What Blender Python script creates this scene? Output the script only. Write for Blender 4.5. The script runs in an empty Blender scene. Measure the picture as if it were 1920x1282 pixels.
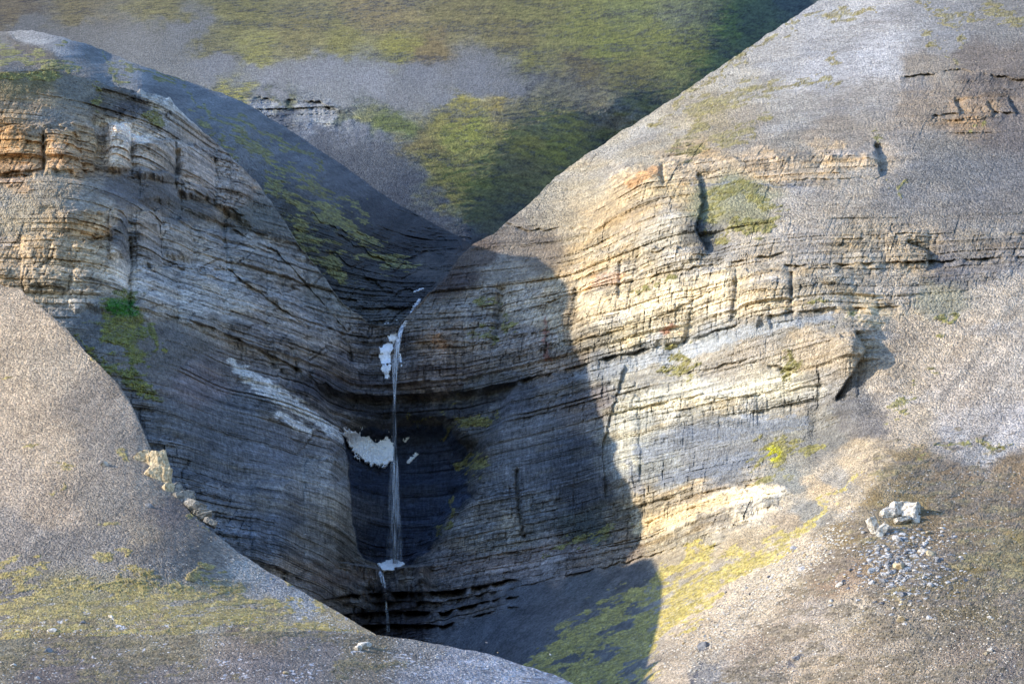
import bpy, math, random
import numpy as np
random.seed(4); RNG = np.random.RandomState(7)
S = bpy.context.scene
# ------------------------------------------------------------------ camera
F = 6831.0; PITCH = math.radians(15.0); CU, CV = 960.0, 641.0
cam = bpy.data.objects.new('camera', bpy.data.cameras.new('camera')); S.collection.objects.link(cam); S.camera = cam
cam.data.sensor_width = 36.0; cam.data.lens = 36.0 * F / 1920.0
cam.data.clip_start = 1.0; cam.data.clip_end = 30000.0
cam.location = (0, 0, 0); cam.rotation_euler = (math.radians(90) + PITCH, 0, 0)
# ------------------------------------------------------------------ light
SUN_AZ = math.radians(13.0)      # light travels towards +x, turned this much towards +y
SUN_EL = math.radians(20.5)
W = bpy.data.worlds.new('World'); S.world = W; W.use_nodes = True
nt = W.node_tree; bg = nt.nodes['Background']
sky = nt.nodes.new('ShaderNodeTexSky'); sky.sky_type = 'NISHITA'; sky.sun_disc = False
sky.sun_elevation = SUN_EL; sky.sun_rotation = math.radians(270) - SUN_AZ; sky.altitude = 200; sky.dust_density = 0.4; sky.ozone_density = 1.6
wb = nt.nodes.new('ShaderNodeMix'); wb.data_type = 'RGBA'; wb.blend_type = 'MULTIPLY'; wb.inputs[0].default_value = 1.0
nt.links.new(sky.outputs[0], wb.inputs[6]); wb.inputs[7].default_value = (0.82, 0.98, 1.27, 1); nt.links.new(wb.outputs[2], bg.inputs[0]); bg.inputs[1].default_value = 0.15
sd = bpy.data.lights.new('sun', 'SUN'); sd.energy = 2.85; sd.angle = math.radians(0.6); sd.color = (1.0, 0.88, 0.70)
sun = bpy.data.objects.new('sun', sd); S.collection.objects.link(sun)
LX, LY, LZ = math.cos(SUN_AZ)*math.cos(SUN_EL), math.sin(SUN_AZ)*math.cos(SUN_EL), -math.sin(SUN_EL)
import mathutils
sun.rotation_euler = mathutils.Vector((LX, LY, LZ)).to_track_quat('-Z', 'Y').to_euler()
S.view_settings.view_transform = 'Standard'; S.view_settings.look = 'None'
S.view_settings.exposure = 1.23; S.view_settings.gamma = 1.0; S.view_settings.use_curve_mapping = False
S.cycles.max_bounces = 5; S.cycles.transparent_max_bounces = 12; S.cycles.diffuse_bounces = 3

# ------------------------------------------------------------------ maths helpers
cP, sP = math.cos(PITCH), math.sin(PITCH)
def ray(u, v):
    """direction with unit y through picture point (u, v)"""
    x = (u - CU) / F; w = (CV - v) / F
    y = cP - w * sP; z = sP + w * cP
    return x / y, z / y
def tanel(v): return ray(960.0, v)[1]
def pt(u, v, Y):
    a, b = ray(u, v); return np.array([a * Y, Y, b * Y])
PERM = np.random.RandomState(11).permutation(512).astype(np.int64)
RV = np.random.RandomState(12).rand(512).astype(np.float32)
def hsh(a, b=0, c=0):
    return RV[PERM[(PERM[(PERM[a & 511] + b) & 511] + c) & 511]]
def n2(x, y, s=0):
    xi = np.floor(x).astype(np.int64); yi = np.floor(y).astype(np.int64)
    fx = (x - xi).astype(np.float32); fy = (y - yi).astype(np.float32)
    fx = fx*fx*(3-2*fx); fy = fy*fy*(3-2*fy)
    a = hsh(xi, yi, s); b = hsh(xi+1, yi, s); c = hsh(xi, yi+1, s); d = hsh(xi+1, yi+1, s)
    return ((a*(1-fx)+b*fx)*(1-fy) + (c*(1-fx)+d*fx)*fy) * 2 - 1
def fbm(x, y, o=4, s=0, g=0.5):
    r = 0; a = 1; t = 0
    for i in range(o):
        r = r + a * n2(x*2**i + 17.3*i, y*2**i + 5.1*i, s + i); t += a; a *= g
    return r / t
def ridged(x, y, o=4, s=0):
    r = 0; a = 1; t = 0
    for i in range(o):
        r = r + a * (1 - 2*np.abs(n2(x*2**i + 17.3*i, y*2**i, s + i))); t += a; a *= 0.5
    return r / t
def ss(a, b, x):
    t = np.clip((x - a) / (b - a), 0, 1); return t*t*(3-2*t)
def lin(c):
    c = np.asarray(c, dtype=np.float64) / 255.0
    return np.where(c < 0.04045, c/12.92, ((c+0.055)/1.055)**2.4)
def poly(pts):
    p = np.array(pts, float); return lambda u: np.interp(u, p[:, 0], p[:, 1])
def tps(pts):
    p = np.array(pts, float); xy = p[:, :2] / 100.0; z = p[:, 2]; n = len(p)
    m = z.mean()
    d = np.sqrt(((xy[:, None]-xy[None])**2).sum(-1)); K = np.where(d > 0, d*d*np.log(d+1e-12), 0) + np.eye(n)*0.02
    A = np.zeros((n+3, n+3)); A[:n, :n] = K; A[:n, n] = 1; A[:n, n+1:] = xy; A[n, :n] = 1; A[n+1:, :n] = xy.T
    w = np.linalg.solve(A, np.concatenate([z-m, [0, 0, 0]]))
    def f(u, v):
        # evaluate on a coarse lattice, then bilinear
        u0, u1, v0, v1 = u.min(), u.max(), v.min(), v.max(); st = 8.0
        gu = np.arange(u0, u1+st*2, st); gv = np.arange(v0, v1+st*2, st)
        U, V = np.meshgrid(gu/100, gv/100); o = np.full(U.shape, w[n]) + w[n+1]*U + w[n+2]*V
        for i in range(n):
            dd = (U-xy[i, 0])**2 + (V-xy[i, 1])**2
            o += w[i] * 0.5 * dd * np.log(dd + 1e-12)
        return bil(o + m, (u-u0)/st, (v-v0)/st)
    return f
def bil(g, x, y):
    xi = np.clip(x.astype(int), 0, g.shape[1]-2); yi = np.clip(y.astype(int), 0, g.shape[0]-2)
    fx = x-xi; fy = y-yi
    if g.ndim == 3: fx = fx[..., None]; fy = fy[..., None]
    return (g[yi, xi]*(1-fx)+g[yi, xi+1]*fx)*(1-fy) + (g[yi+1, xi]*(1-fx)+g[yi+1, xi+1]*fx)*fy
def paint(pts, u, v, power=2.5, wk=1.0):
    """blend control colours (u, v, r, g, b, cliff, grain) over a surface"""
    p = np.array(pts, float); st = 2.5
    u0, v0 = u.min(), v.min(); gu = np.arange(u0, u.max()+2*st, st); gv = np.arange(v0, v.max()+2*st, st)
    U, V = np.meshgrid(gu, gv)
    Uw = U + wk*52*fbm(U/60, V/36, 6, 31, .75); Vw = V + wk*28*fbm(U/60+9, V/36+4, 6, 37, .75)
    val = np.concatenate([lin(p[:, 2:5]), p[:, 5:7]], 1)
    num = np.zeros(U.shape + (5,)); den = np.zeros(U.shape)
    for i in range(len(p)):
        wt = 1.0 / ((Uw-p[i, 0])**2 + (1.35*(Vw-p[i, 1]))**2 + 60.0)**power
        num += wt[..., None]*val[i]; den += wt
    return bil(num/den[..., None], (u-u0)/st, (v-v0)/st)
def strokes(lst, u, v):
    """max over capsules; each stroke is [(u, v, r), ...]; returns 1 on the axis, 0 at r, negative outside"""
    out = np.full(u.shape, -1.0)
    for st in lst:
        if len(st) == 1: st = [st[0], (st[0][0]+.1, st[0][1], st[0][2])]
        for (a, b) in zip(st[:-1], st[1:]):
            rm = max(a[2], b[2]) * 2.0
            m = (u > min(a[0], b[0])-rm) & (u < max(a[0], b[0])+rm) & (v > min(a[1], b[1])-rm) & (v < max(a[1], b[1])+rm)
            if not m.any(): continue
            x = u[m]-a[0]; y = v[m]-a[1]; dx = b[0]-a[0]; dy = b[1]-a[1]
            t = np.clip((x*dx+y*dy)/(dx*dx+dy*dy), 0, 1); r = a[2]+(b[2]-a[2])*t
            d = np.hypot(x-dx*t, y-dy*t)
            out[m] = np.maximum(out[m], np.maximum(1-d/r, -1))
    return out
def inpoly(P, u, v, soft):
    """signed distance to polygon (positive inside) through smoothstep"""
    P = np.array(P, float); d = np.full(u.shape, 1e9); ins = np.zeros(u.shape, bool)
    for i in range(len(P)):
        a = P[i]; b = P[(i+1) % len(P)]; x = u-a[0]; y = v-a[1]; e = b-a
        t = np.clip((x*e[0]+y*e[1])/(e@e), 0, 1); d = np.minimum(d, np.hypot(x-e[0]*t, y-e[1]*t))
        c = ((a[1] > v) != (b[1] > v)) & (u < (b[0]-a[0])*(v-a[1])/(b[1]-a[1]+1e-9)+a[0]); ins ^= c
    return ss(-soft, soft, np.where(ins, d, -d))

# ------------------------------------------------------------------ materials
def terrain_mat(name, bump=1.0, speck=1.0):
    m = bpy.data.materials.new(name); m.use_nodes = True; n = m.node_tree.nodes; L = m.node_tree.links
    b = n['Principled BSDF']; b.inputs['Roughness'].default_value = 0.93
    b.inputs['Specular IOR Level'].default_value = 0.15
    at = n.new('ShaderNodeAttribute'); at.attribute_name = 'albedo'
    gr = n.new('ShaderNodeAttribute'); gr.attribute_name = 'grain'
    tc = n.new('ShaderNodeNewGeometry')
    vo = n.new('ShaderNodeTexVoronoi'); vo.inputs['Scale'].default_value = 1.15; L.new(tc.outputs['Position'], vo.inputs['Vector'])
    sep = n.new('ShaderNodeSeparateColor'); L.new(vo.outputs['Color'], sep.inputs[0])
    # stones: each cell its own brightness
    mr = n.new('ShaderNodeMapRange'); L.new(sep.outputs[0], mr.inputs[0]); mr.inputs[3].default_value = 1-0.36*speck; mr.inputs[4].default_value = 1+0.36*speck
    vo2 = n.new('ShaderNodeTexVoronoi'); vo2.inputs['Scale'].default_value = 2.3; L.new(tc.outputs['Position'], vo2.inputs['Vector'])
    no = n.new('ShaderNodeTexNoise'); no.inputs['Scale'].default_value = 0.55; no.inputs['Detail'].default_value = 5; no.inputs['Roughness'].default_value = 0.7; L.new(tc.outputs['Position'], no.inputs['Vector'])
    mr2 = n.new('ShaderNodeMapRange'); L.new(no.outputs[0], mr2.inputs[0]); mr2.inputs[1].default_value = 0.3; mr2.inputs[2].default_value = 0.7; mr2.inputs[3].default_value = 0.68; mr2.inputs[4].default_value = 1.32
    mx = n.new('ShaderNodeMix'); L.new(gr.outputs['Fac'], mx.inputs[0]); L.new(mr2.outputs[0], mx.inputs[2]); L.new(mr.outputs[0], mx.inputs[3])
    def bands(scale, zz, det, lo, hi):
        mp = n.new('ShaderNodeMapping'); mp.inputs['Scale'].default_value = (scale, scale, zz); L.new(tc.outputs['Position'], mp.inputs[0])
        t_ = n.new('ShaderNodeTexNoise'); t_.inputs['Scale'].default_value = 1.0; t_.inputs['Detail'].default_value = det; t_.inputs['Roughness'].default_value = .65; L.new(mp.outputs[0], t_.inputs['Vector'])
        q_ = n.new('ShaderNodeMapRange'); q_.inputs[1].default_value = .38; q_.inputs[2].default_value = .62; q_.inputs[3].default_value = lo; q_.inputs[4].default_value = hi; L.new(t_.outputs[0], q_.inputs[0]); return t_, q_
    t1, q1 = bands(0.09, 1.4, 5, .80, 1.22); t2, q2 = bands(1.1, 0.22, 4, .72, 1.28); t3, q3 = bands(0.5, 3.2, 3, .82, 1.2)
    def mul(a, b):
        k_ = n.new('ShaderNodeMath'); k_.operation = 'MULTIPLY'; L.new(a, k_.inputs[0]); L.new(b, k_.inputs[1]); return k_.outputs[0]
    bd = mul(mul(mul(q1.outputs[0], q2.outputs[0]), q3.outputs[0]), mr2.outputs[0])
    L.new(bd, mx.inputs[2])
    sc = n.new('ShaderNodeVectorMath'); sc.operation = 'SCALE'; L.new(at.outputs['Color'], sc.inputs[0]); L.new(mx.outputs[0], sc.inputs['Scale'])
    L.new(sc.outputs[0], b.inputs['Base Color'])
    # relief: cell heights for scree, noise for rock
    ad = n.new('ShaderNodeMath'); ad.operation = 'MULTIPLY_ADD'; L.new(vo.outputs['Distance'], ad.inputs[0]); ad.inputs[1].default_value = -1.4; L.new(vo2.outputs['Distance'], ad.inputs[2])
    rb = n.new('ShaderNodeMath'); rb.operation = 'MULTIPLY_ADD'; L.new(t1.outputs[0], rb.inputs[0]); rb.inputs[1].default_value = 2.5; L.new(no.outputs[0], rb.inputs[2])
    rb2 = n.new('ShaderNodeMath'); rb2.operation = 'MULTIPLY_ADD'; L.new(t3.outputs[0], rb2.inputs[0]); rb2.inputs[1].default_value = 1.2; L.new(rb.outputs[0], rb2.inputs[2])
    hm_ = n.new('ShaderNodeMix'); L.new(gr.outputs['Fac'], hm_.inputs[0]); L.new(rb2.outputs[0], hm_.inputs[2]); L.new(ad.outputs[0], hm_.inputs[3])
    bu = n.new('ShaderNodeBump'); bu.inputs['Strength'].default_value = 0.9*bump; bu.inputs['Distance'].default_value = 0.7; L.new(hm_.outputs[0], bu.inputs['Height']); L.new(bu.outputs[0], b.inputs['Normal'])
    return m
M_rock = terrain_mat('weathered_rock_and_scree'); M_moss = terrain_mat('moss_and_heath', 0.8, 0.7)
M_far = terrain_mat('far_tundra', 0.9, 0.8)

# ------------------------------------------------------------------ mesh builders
def mesh_obj(name, V, faces, mat, smooth=True, attrs=None):
    me = bpy.data.meshes.new(name); V = np.asarray(V, dtype=np.float32); faces = np.asarray(faces, dtype=np.int32)
    k = faces.shape[1]
    me.vertices.add(len(V)); me.vertices.foreach_set('co', V.ravel())
    me.loops.add(faces.size); me.loops.foreach_set('vertex_index', faces.ravel())
    me.polygons.add(len(faces)); me.polygons.foreach_set('loop_start', np.arange(0, faces.size, k, dtype=np.int32))
    me.polygons.foreach_set('loop_total', np.full(len(faces), k, dtype=np.int32))
    me.polygons.foreach_set('use_smooth', np.full(len(faces), smooth))
    if attrs:
        for an, arr in attrs.items():
            if arr.ndim == 2:
                a = me.attributes.new(an, 'FLOAT_COLOR', 'POINT'); a.data.foreach_set('color', np.concatenate([arr, np.ones((len(arr), 1))], 1).astype(np.float32).ravel())
            else:
                a = me.attributes.new(an, 'FLOAT', 'POINT'); a.data.foreach_set('value', arr.astype(np.float32))
    me.update(calc_edges=True)
    me.materials.append(mat)
    o = bpy.data.objects.new(name, me); S.collection.objects.link(o); return o
def sub_obj(name, V, F4, keep, mat, attrs, kind, label=None):
    F2 = F4[keep]; 
    if len(F2) == 0: return None
    ids, inv = np.unique(F2, return_inverse=True); inv = inv.reshape(F2.shape)
    o = mesh_obj(name, V[ids], inv, mat, False, {k: a[ids] for k, a in attrs.items()})
    o['kind'] = kind
    if label: o['label'] = label
    return o
class Layer:
    def __init__(s, u0, u1, step, vtop, vbot, rows):
        s.us = np.arange(u0, u1+step, step); s.n = rows; s.vtop = vtop; s.vbot = vbot; s.step = step
        tt = np.linspace(0, 1, rows)[:, None]
        a = vtop(s.us)[None]; b = vbot(s.us)[None]
        s.V = a + (b-a)*tt; s.U = np.broadcast_to(s.us[None], s.V.shape).copy()
    def finish(s, Y):
        s.Y = Y; a, b = ray(s.U, s.V); s.P = np.stack([a*Y, Y, b*Y], -1)
    def at(s, u, v):
        u = np.atleast_1d(np.asarray(u, float)); v = np.atleast_1d(np.asarray(v, float))
        a = s.vtop(u); b = s.vbot(u); t = np.clip((v-a)/(b-a), 0, 1)*(s.n-1)
        return bil(s.Y, (u-s.us[0])/s.step, t)
    def point(s, u, v, dy=0.0):
        Y = float(s.at(u, v)[0]) + dy; return pt(u, v, Y)
    def build(s, parts, alb, grain, back=(12, 60, 220), drop=(3, 30, 170), front=(-60, -60)):
        """parts: list of (name, region_index_array_or_None, material); skirt rows close the back of the hill"""
        P = s.P; A = alb; G = grain
        n, c = P.shape[:2]; sk = []
        for bk, dr in zip(back[::-1], drop[::-1]):
            r = P[0].copy(); r[:, 1] += bk; r[:, 2] -= dr; sk.append(r)
        fr = P[-1].copy(); fr[:, 1] += front[0]; fr[:, 2] += front[1]
        P = np.concatenate([np.array(sk), P, fr[None]], 0); k = len(sk)
        A = np.concatenate([np.repeat(A[:1], k, 0), A, A[-1:]], 0); G = np.concatenate([np.repeat(G[:1], k, 0), G, G[-1:]], 0)
        n += k+1
        # the hill carries on past both sides of the frame
        regs = [None if r is None else np.concatenate([np.repeat(r[:1], k, 0), r, r[-1:]], 0) for _, r, _, _ in parts]
        for dx, dy, at_end in ((-70, 8, 0), (-110, 18, 0)) + (((45, 4, 1), (60, 8, 1), (140, 20, 1), (400, 60, 1)) if s.us[-1] > 1600 else ()):
            j = -1 if at_end else 0; e = P[:, j].copy(); e[:, 0] += dx; e[:, 1] += dy + 6*RNG.rand(); e[:, 2] -= 4
            cat = (lambda M, E: np.concatenate([M, E], 1)) if at_end else (lambda M, E: np.concatenate([E, M], 1))
            P = cat(P, e[:, None]); sm = np.stack([np.convolve(np.pad(A[:, j, q], 12, 'edge'), np.ones(25)/25, 'valid') for q in range(3)], -1); A = cat(A, sm[:, None]); G = cat(G, G[:, j][:, None].copy()); regs = [None if r is None else cat(r, r[:, j][:, None].copy()) for r in regs]
            c += 1
        idx = np.arange(n*c).reshape(n, c)
        F4 = np.stack([idx[1:, :-1], idx[1:, 1:], idx[:-1, 1:], idx[:-1, :-1]], -1).reshape(-1, 4)
        V = P.reshape(-1, 3); at = {'albedo': A.reshape(-1, 3), 'grain': G.reshape(-1)}
        for (name, reg, mat, lab), R in zip(parts, regs):
            if reg is None: keep = np.ones(len(F4), bool)
            else:
                keep = R[:-1, :-1].reshape(-1)
            sub_obj(name, V, F4, keep, mat, at, 'structure', lab)
    def sheet(s, name, m, alb, lift, label, cat=None, mat=None, thr=0.5, under=None):
        """a cushion of moss/heath over the surface where m > thr, sinking into it at its edge"""
        under = s.under if under is None else under; r_ = RNG.rand(*m.shape)
        kk = (ss(thr-.05, thr+.3, m)*(0.6+0.4*ss(.1, .5, r_+0.8*fbm(s.U/5, s.V/4, 3, 601))))[..., None]
        alb = under*(1-kk) + alb*kk*(0.62+0.76*RNG.rand(*m.shape)+.5*fbm(s.P[...,0]/1.6, s.P[...,2]/.8, 3, 605, .7))[..., None]
        Y = s.Y - (m-thr)*lift*2 - (0.4*(RNG.rand(*m.shape)-.5)+.8*fbm(s.P[...,0]/2.2, s.P[...,2]/1.2, 3, 603, .7))*ss(thr, thr+.15, m); a, b = ray(s.U, s.V); P = np.stack([a*Y, Y, b*Y], -1)
        n, c = m.shape; idx = np.arange(n*c).reshape(n, c); on = m > thr-0.12
        keep = (on[:-1, :-1] | on[1:, 1:] | on[:-1, 1:] | on[1:, :-1]).reshape(-1)
        F4 = np.stack([idx[1:, :-1], idx[1:, 1:], idx[:-1, 1:], idx[:-1, :-1]], -1).reshape(-1, 4)
        o = sub_obj(name, P.reshape(-1, 3), F4, keep, mat or M_moss, {'albedo': alb.reshape(-1, 3), 'grain': np.full(n*c, 0.35)}, 'stuff', label)
        if o and cat: o['category'] = cat
        return o

MAJ = (311, 318.5, 326, 331.5, 341, 347, 355, 366, 372.5, 386, 391, 399, 408, 413, 423, 434, 441, 452, 460, 467, 474, 486, 495)
# relief shared by all rock: bedding, joints, roughness (metres, + = further from the viewer)
def rock_relief(X, H, Yb, seed=0):
    h = H + 1.2*fbm(X/50, Yb/80, 2, 50+seed) + 0.16*fbm(X/5, H/5, 3, 55+seed)
    s = X - 0.35*Yb + 0.6*fbm(X/9, H/7, 3, 58+seed)
    out = np.zeros(X.shape, np.float32)
    for i, (t, amp, w) in enumerate(((11.0, 2.8, 17.0), (4.2, 1.9, 7.5), (1.9, 1.1, 3.4), (0.95, 0.5, 1.7))):
        k = np.floor(h/t); f = h/t-k; k = k.astype(np.int64)
        r0 = hsh(k, 3+i, seed); r1 = hsh(k+1, 3+i, seed)
        out += amp*((r0 + (r1-r0)*ss(0.88, 1.0, f)) - 0.5)
        # a recess right under each bed
        out += amp*0.35*np.exp(-(1-f)*t/0.45)
        q = s/w + 7.7*hsh(k, 9+i, seed); c = np.floor(q); g = q-c; c = c.astype(np.int64)
        out += amp*0.55*(hsh(k, c, 13+i)-0.5) + amp*0.5*(hsh(k, c, 23+i) > 0.45)*np.exp(-np.minimum(g, 1-g)*w/0.35)
    for q in MAJ: out += .8*np.clip(.6+1.6*fbm(X/30+q, Yb/50, 3, 90), 0, 1.4)*np.exp(-np.abs((h-q)/.55)**2)
    out += 1.0*fbm(X/6, H/5, 5, 70+seed, .6) + 0.25*(RNG.rand(*X.shape)-.5)
    return out
def scree_relief(X, H, Yb, seed=0):
    return 0.9*fbm(X/26, H/26, 3, 80+seed) + 0.3*fbm(X/4.2, H/2.4, 3, 84+seed, 0.6) + 0.22*(RNG.rand(*X.shape)-0.5)*ss(.3,.9,RNG.rand(*X.shape))
def block_tone(X, H, Yb, seed=0):
    # every jointed block weathers to its own tone; dark joints between them
    h = H + 1.2*fbm(X/50, Yb/80, 2, 50+seed) + 0.16*fbm(X/5, H/5, 3, 55+seed); s = X - 0.35*Yb + 0.6*fbm(X/9, H/7, 3, 58+seed); o = 0
    for i, (t, w, a, j) in enumerate(((4.2, 7.5, .34, .36), (1.9, 3.4, .30, .28), (1.1, 2.3, .2, .16))):
        k = np.floor(h/t).astype(np.int64); q = s/w + 7.7*hsh(k, 10+i, seed); c = np.floor(q); g = q-c; c = c.astype(np.int64)
        o = o + a*(hsh(k, c, 33+i)-.5) - j*(hsh(k, c, 24+i) > .35)*np.exp(-(np.minimum(g, 1-g)*w/.3)**2)
    return o
def bed_tone(H, X, seed=0):
    """bed by bed brightness and ochre amount"""
    h = H + 1.0*fbm(X/35, H/50, 2, 51+seed)
    b = 0; w = 0
    for t, a in ((9.0, 0.8), (3.4, 0.9), (1.3, 1.0), (0.6, 0.8)):
        k = np.floor(h/t).astype(np.int64); f = h/t-k
        v = hsh(k, 41, seed); v1 = hsh(k+1, 41, seed); b = b + a*(v+(v1-v)*ss(.85, 1, f)); w += a
    return b/w

# ------------------------------------------------------------------ main massif: cliffs, gorge and right hand hill
def ledge(U, V, pts, amps, w=3.0, decay=14.0, rough=3.0, sd_=0, soft=14.0):
    p = np.array(pts, float); vl = np.interp(U, p[:, 0], p[:, 1]) + rough*fbm(U/14, U*0, 3, 200+sd_)
    am = np.interp(U, p[:, 0], np.broadcast_to(np.array(amps, float), (len(p),))) * ss(p[0, 0]-soft, p[0, 0], U) * (1-ss(p[-1, 0], p[-1, 0]+soft, U))
    d = V - vl; am = am*np.clip(0.75+1.6*fbm(U/22, V/60, 3, 260+sd_), 0.08, 1.5)
    return am * ss(0, w, d) * np.exp(-np.maximum(d-w, 0)/decay)
def notch(U, V, pts, amp, fade, sd_=0, sharp=2.0, soft=10.0):
    p = np.array(pts, float); ue = np.interp(V, p[:, 1], p[:, 0]) + 3.0*fbm(V/10, V*0, 3, 220+sd_)
    d = U-ue
    return amp*ss(-sharp, sharp, d)*np.exp(-np.maximum(d, 0)/fade)*ss(p[0, 1]-soft, p[0, 1]+2, V)*(1-ss(p[-1, 1]-2, p[-1, 1]+soft, V))
def crack(U, V, pts, amp, w, sd_=0):
    p = np.array(pts, float); ue = np.interp(V, p[:, 1], p[:, 0]) + 2.5*fbm(V/9, V*0, 3, 240+sd_)
    return amp*np.exp(-((U-ue)/w)**2)*ss(p[0, 1]-4, p[0, 1]+4, V)*(1-ss(p[-1, 1]-4, p[-1, 1]+4, V))
def gauss(U, V, lst):
    o = 0
    for (a, b, ra, rb, am) in lst: o = o + am*np.exp(-((U-a)/ra)**2-((V-b)/rb)**2)
    return o
HA, HB, HC = 379.0, 305.0, 470.0
def hl(H, pts): return [(a, b, H/tanel(b)) for a, b in pts]
mpts = [(-150,150,1420),(0,135,1430),(170,150,1452),(260,178,1470),(330,190,1486),(400,260,1515),(470,330,1521),(530,410,1520),(600,510,1516),(650,580,1513),(700,640,1510),
 (-150,320,1400),(0,300,1410),(150,310,1412),(230,300,1438),(330,330,1472),(430,380,1498),
 (-150,430,1380),(0,420,1385),(150,420,1384),(210,430,1396),(300,430,1444),(420,470,1474),(540,560,1484),(620,600,1503),
 (-150,520,1362),(0,520,1360),(120,550,1362),(0,545,1362),
 (250,650,1372),(330,720,1386),(420,700,1426),(350,850,1384),(450,900,1412),(500,1000,1402),(560,720,1457),(560,900,1434),(640,900,1472),(650,1000,1476),(560,1080,1425),(600,1110,1440),
 (-150,700,1340),(100,750,1360),(200,900,1370),(-150,1290,1300),(200,1290,1310),(450,1290,1400),
 (640,1190,1484),(740,1190,1496),(820,1190,1464),(900,1140,1455),(960,1105,1448),(1100,1070,1425),(1230,1040,1394),(700,1290,1480),(850,1270,1430),
 (1000,1282,1345),(1120,1200,1340),(1050,850,1452),(1200,800,1417),(1350,750,1387),(1500,700,1358),(1300,880,1386),(1140,900,1427),(900,900,1482),
 (1600,640,1338),(1700,700,1328),(1640,760,1320),(1560,850,1325),(1450,945,1318),(1900,900,1237),(1690,965,1211),(1640,900,1240),(1540,1000,1230),(1400,1130,1232),
 (1750,800,1288),(1480,1000,1268),(1330,1090,1290),(1200,1200,1300),(1120,1290,1285),(1480,1065,1222),(1330,1210,1212),(1250,1290,1200),(1560,930,1262),
 (1700,1290,1100),(1900,1290,1078),(1500,1290,1140),(1900,1100,1150),(1700,1100,1156),(2070,1290,1070),(2070,900,1230),(2070,700,1300),
 (1530,0,1700),(1700,0,1655),(1920,0,1640),(1380,110,1625),(1270,190,1585),(1160,265,1562),(1070,350,1547),(990,400,1537),(920,440,1527),(870,482,1522),(840,520,1518),(800,555,1514),(755,612,1503),
 (1600,150,1545),(1800,130,1535),(1400,200,1535),(1280,270,1510),(1900,300,1440),(1780,205,1490),(2070,0,1640),(2070,200,1480),(1650,-70,1750),(2070,-70,1740),
 (1080,500,1490),(1250,450,1434),(1400,450,1407),(1640,440,1392),(1900,430,1390),(950,600,1492),(1100,600,1452)]
mpts += [(240,570,1374),(300,585,1392),(380,605,1412),(480,650,1442)]
mpts += hl(HA, [(590,705),(640,735),(740,742),(860,735),(960,715),(1060,690),(1150,665),(1290,635),(1430,590),(1640,570),(1900,560),(2070,560)])
mpts += hl(HB, [(680,1060),(740,1062),(860,1050),(1000,1025),(1200,980)])
mpts += hl(HC, [(1200,330),(1430,300),(1640,290)])
mtop = poly([(-150,150),(0,135),(100,132),(165,148),(200,160),(255,172),(262,168),(318,185),(330,200),(400,262),(470,330),(485,345),(530,410),(560,460),(600,510),(650,575),(690,604),(720,612),(748,610),(758,598),(775,582),(798,556),(838,517),(855,490),(881,464),(932,432),(996,379),(1042,332),(1093,295),(1160,250),(1210,218),(1280,174),(1357,121),(1441,64),(1538,0),(1620,-60),(2070,-60)])
mbot = poly([(-150,1300),(2070,1300)])
mtop0 = mtop
def mtop(u): return mtop0(u) + (3.5*fbm(u/16, u*0, 4, 291, .6)+3*(hsh(np.floor(u/9).astype(int), 5)-.5))*ss(150, 200, u)*(1-ss(680, 730, u)) + (3.4*fbm(u/22, u*0, 5, 293, .7)+2.4*(hsh(np.floor(u/13).astype(int), 8)-.5))*ss(760, 800, u)
LM = Layer(-150, 2070, 1.9, mtop, mbot, 720)
U, V = LM.U, LM.V
base = tps(mpts)(U, V) - 14*(1-ss(360, 500, V))*(1-ss(270, 430, U)) + 6*np.exp(-((U-300)/130)**2-((V-600)/110)**2)
gt_ = np.interp(U, [-200,0,84,158,218,262,276,294,386,503,640,720], [526,534,581,658,715,792,875,925,986,1070,1151,1195])
base = base - 62*ss(8, 70, V-gt_)*ss(640, 740, V)*(1-ss(560, 660, U))  # unseen bulge behind the left scree, added to shape the cast shadow edge
# the amphitheatre behind the fall and the plunge alcove
base = base + 8*inpoly([(596,728),(640,742),(740,748),(860,741),(965,722),(935,790),(872,900),(640,900),(625,800)], U+12*fbm(U/30,V/30,3,285), V+8*fbm(U/30+4,V/30,3,286)*ss(750,790,V), 9)
Uw_ = U+14*fbm(U/30, V/30, 3, 281); Vw_ = V+10*fbm(U/30+4, V/30, 3, 282)
alc = inpoly([(560,830),(700,800),(830,800),(885,850),(870,930),(838,985),(800,1030),(768,1066),(560,1066)], Uw_, Vw_, 26)
ue_ = np.interp(V, [700,800,870,930,985,1030,1046,1058,1075], [630,640,653,657,662,672,680,712,740]) + 2*fbm(V/9, V*0, 3, 283)
base = base + 26*alc*ss(-2, 2, U-ue_)*(1-ss(1058, 1063, V)) - 5*np.exp(-((U-ue_+24)/30)**2)*(U < ue_)*ss(780, 860, V)*(1-ss(1040, 1070, V))
La = [(240,570),(380,605),(480,650),(590,705),(640,735),(740,742),(860,735),(960,715),(1060,690),(1150,665),(1290,635),(1430,590),(1560,575),(1700,572)]
base = base + ledge(U, V, La, [2,3,4,7,4,4,4,6,5,4,3,2.5,2,1.5], 3, 30, 3, 1)
for y0, am, sd_ in ((1064,4,2),(1108,17,3),(1126,7,4),(1144,17,5),(1168,14,6)):      # undercut shale beds of the lowest step
    off = y0-1064
    Lb = [(600,y0+22-off*.15),(660,y0+4),(740,y0),(830,y0-2+off*.04),(900,y0-8-off*.1),(955,y0-16-off*.15)]
    if y0 == 1064: Lb = [(655,1052),(700,1062),(740,1063),(790,1056)]; am = -16
    base = base + ledge(U, V, Lb, [am*.6,am,am,am,am*.8,am*.4][:len(Lb)], 3, 10 if y0 > 1064 else 90, 2.5, sd_, 24)
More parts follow.
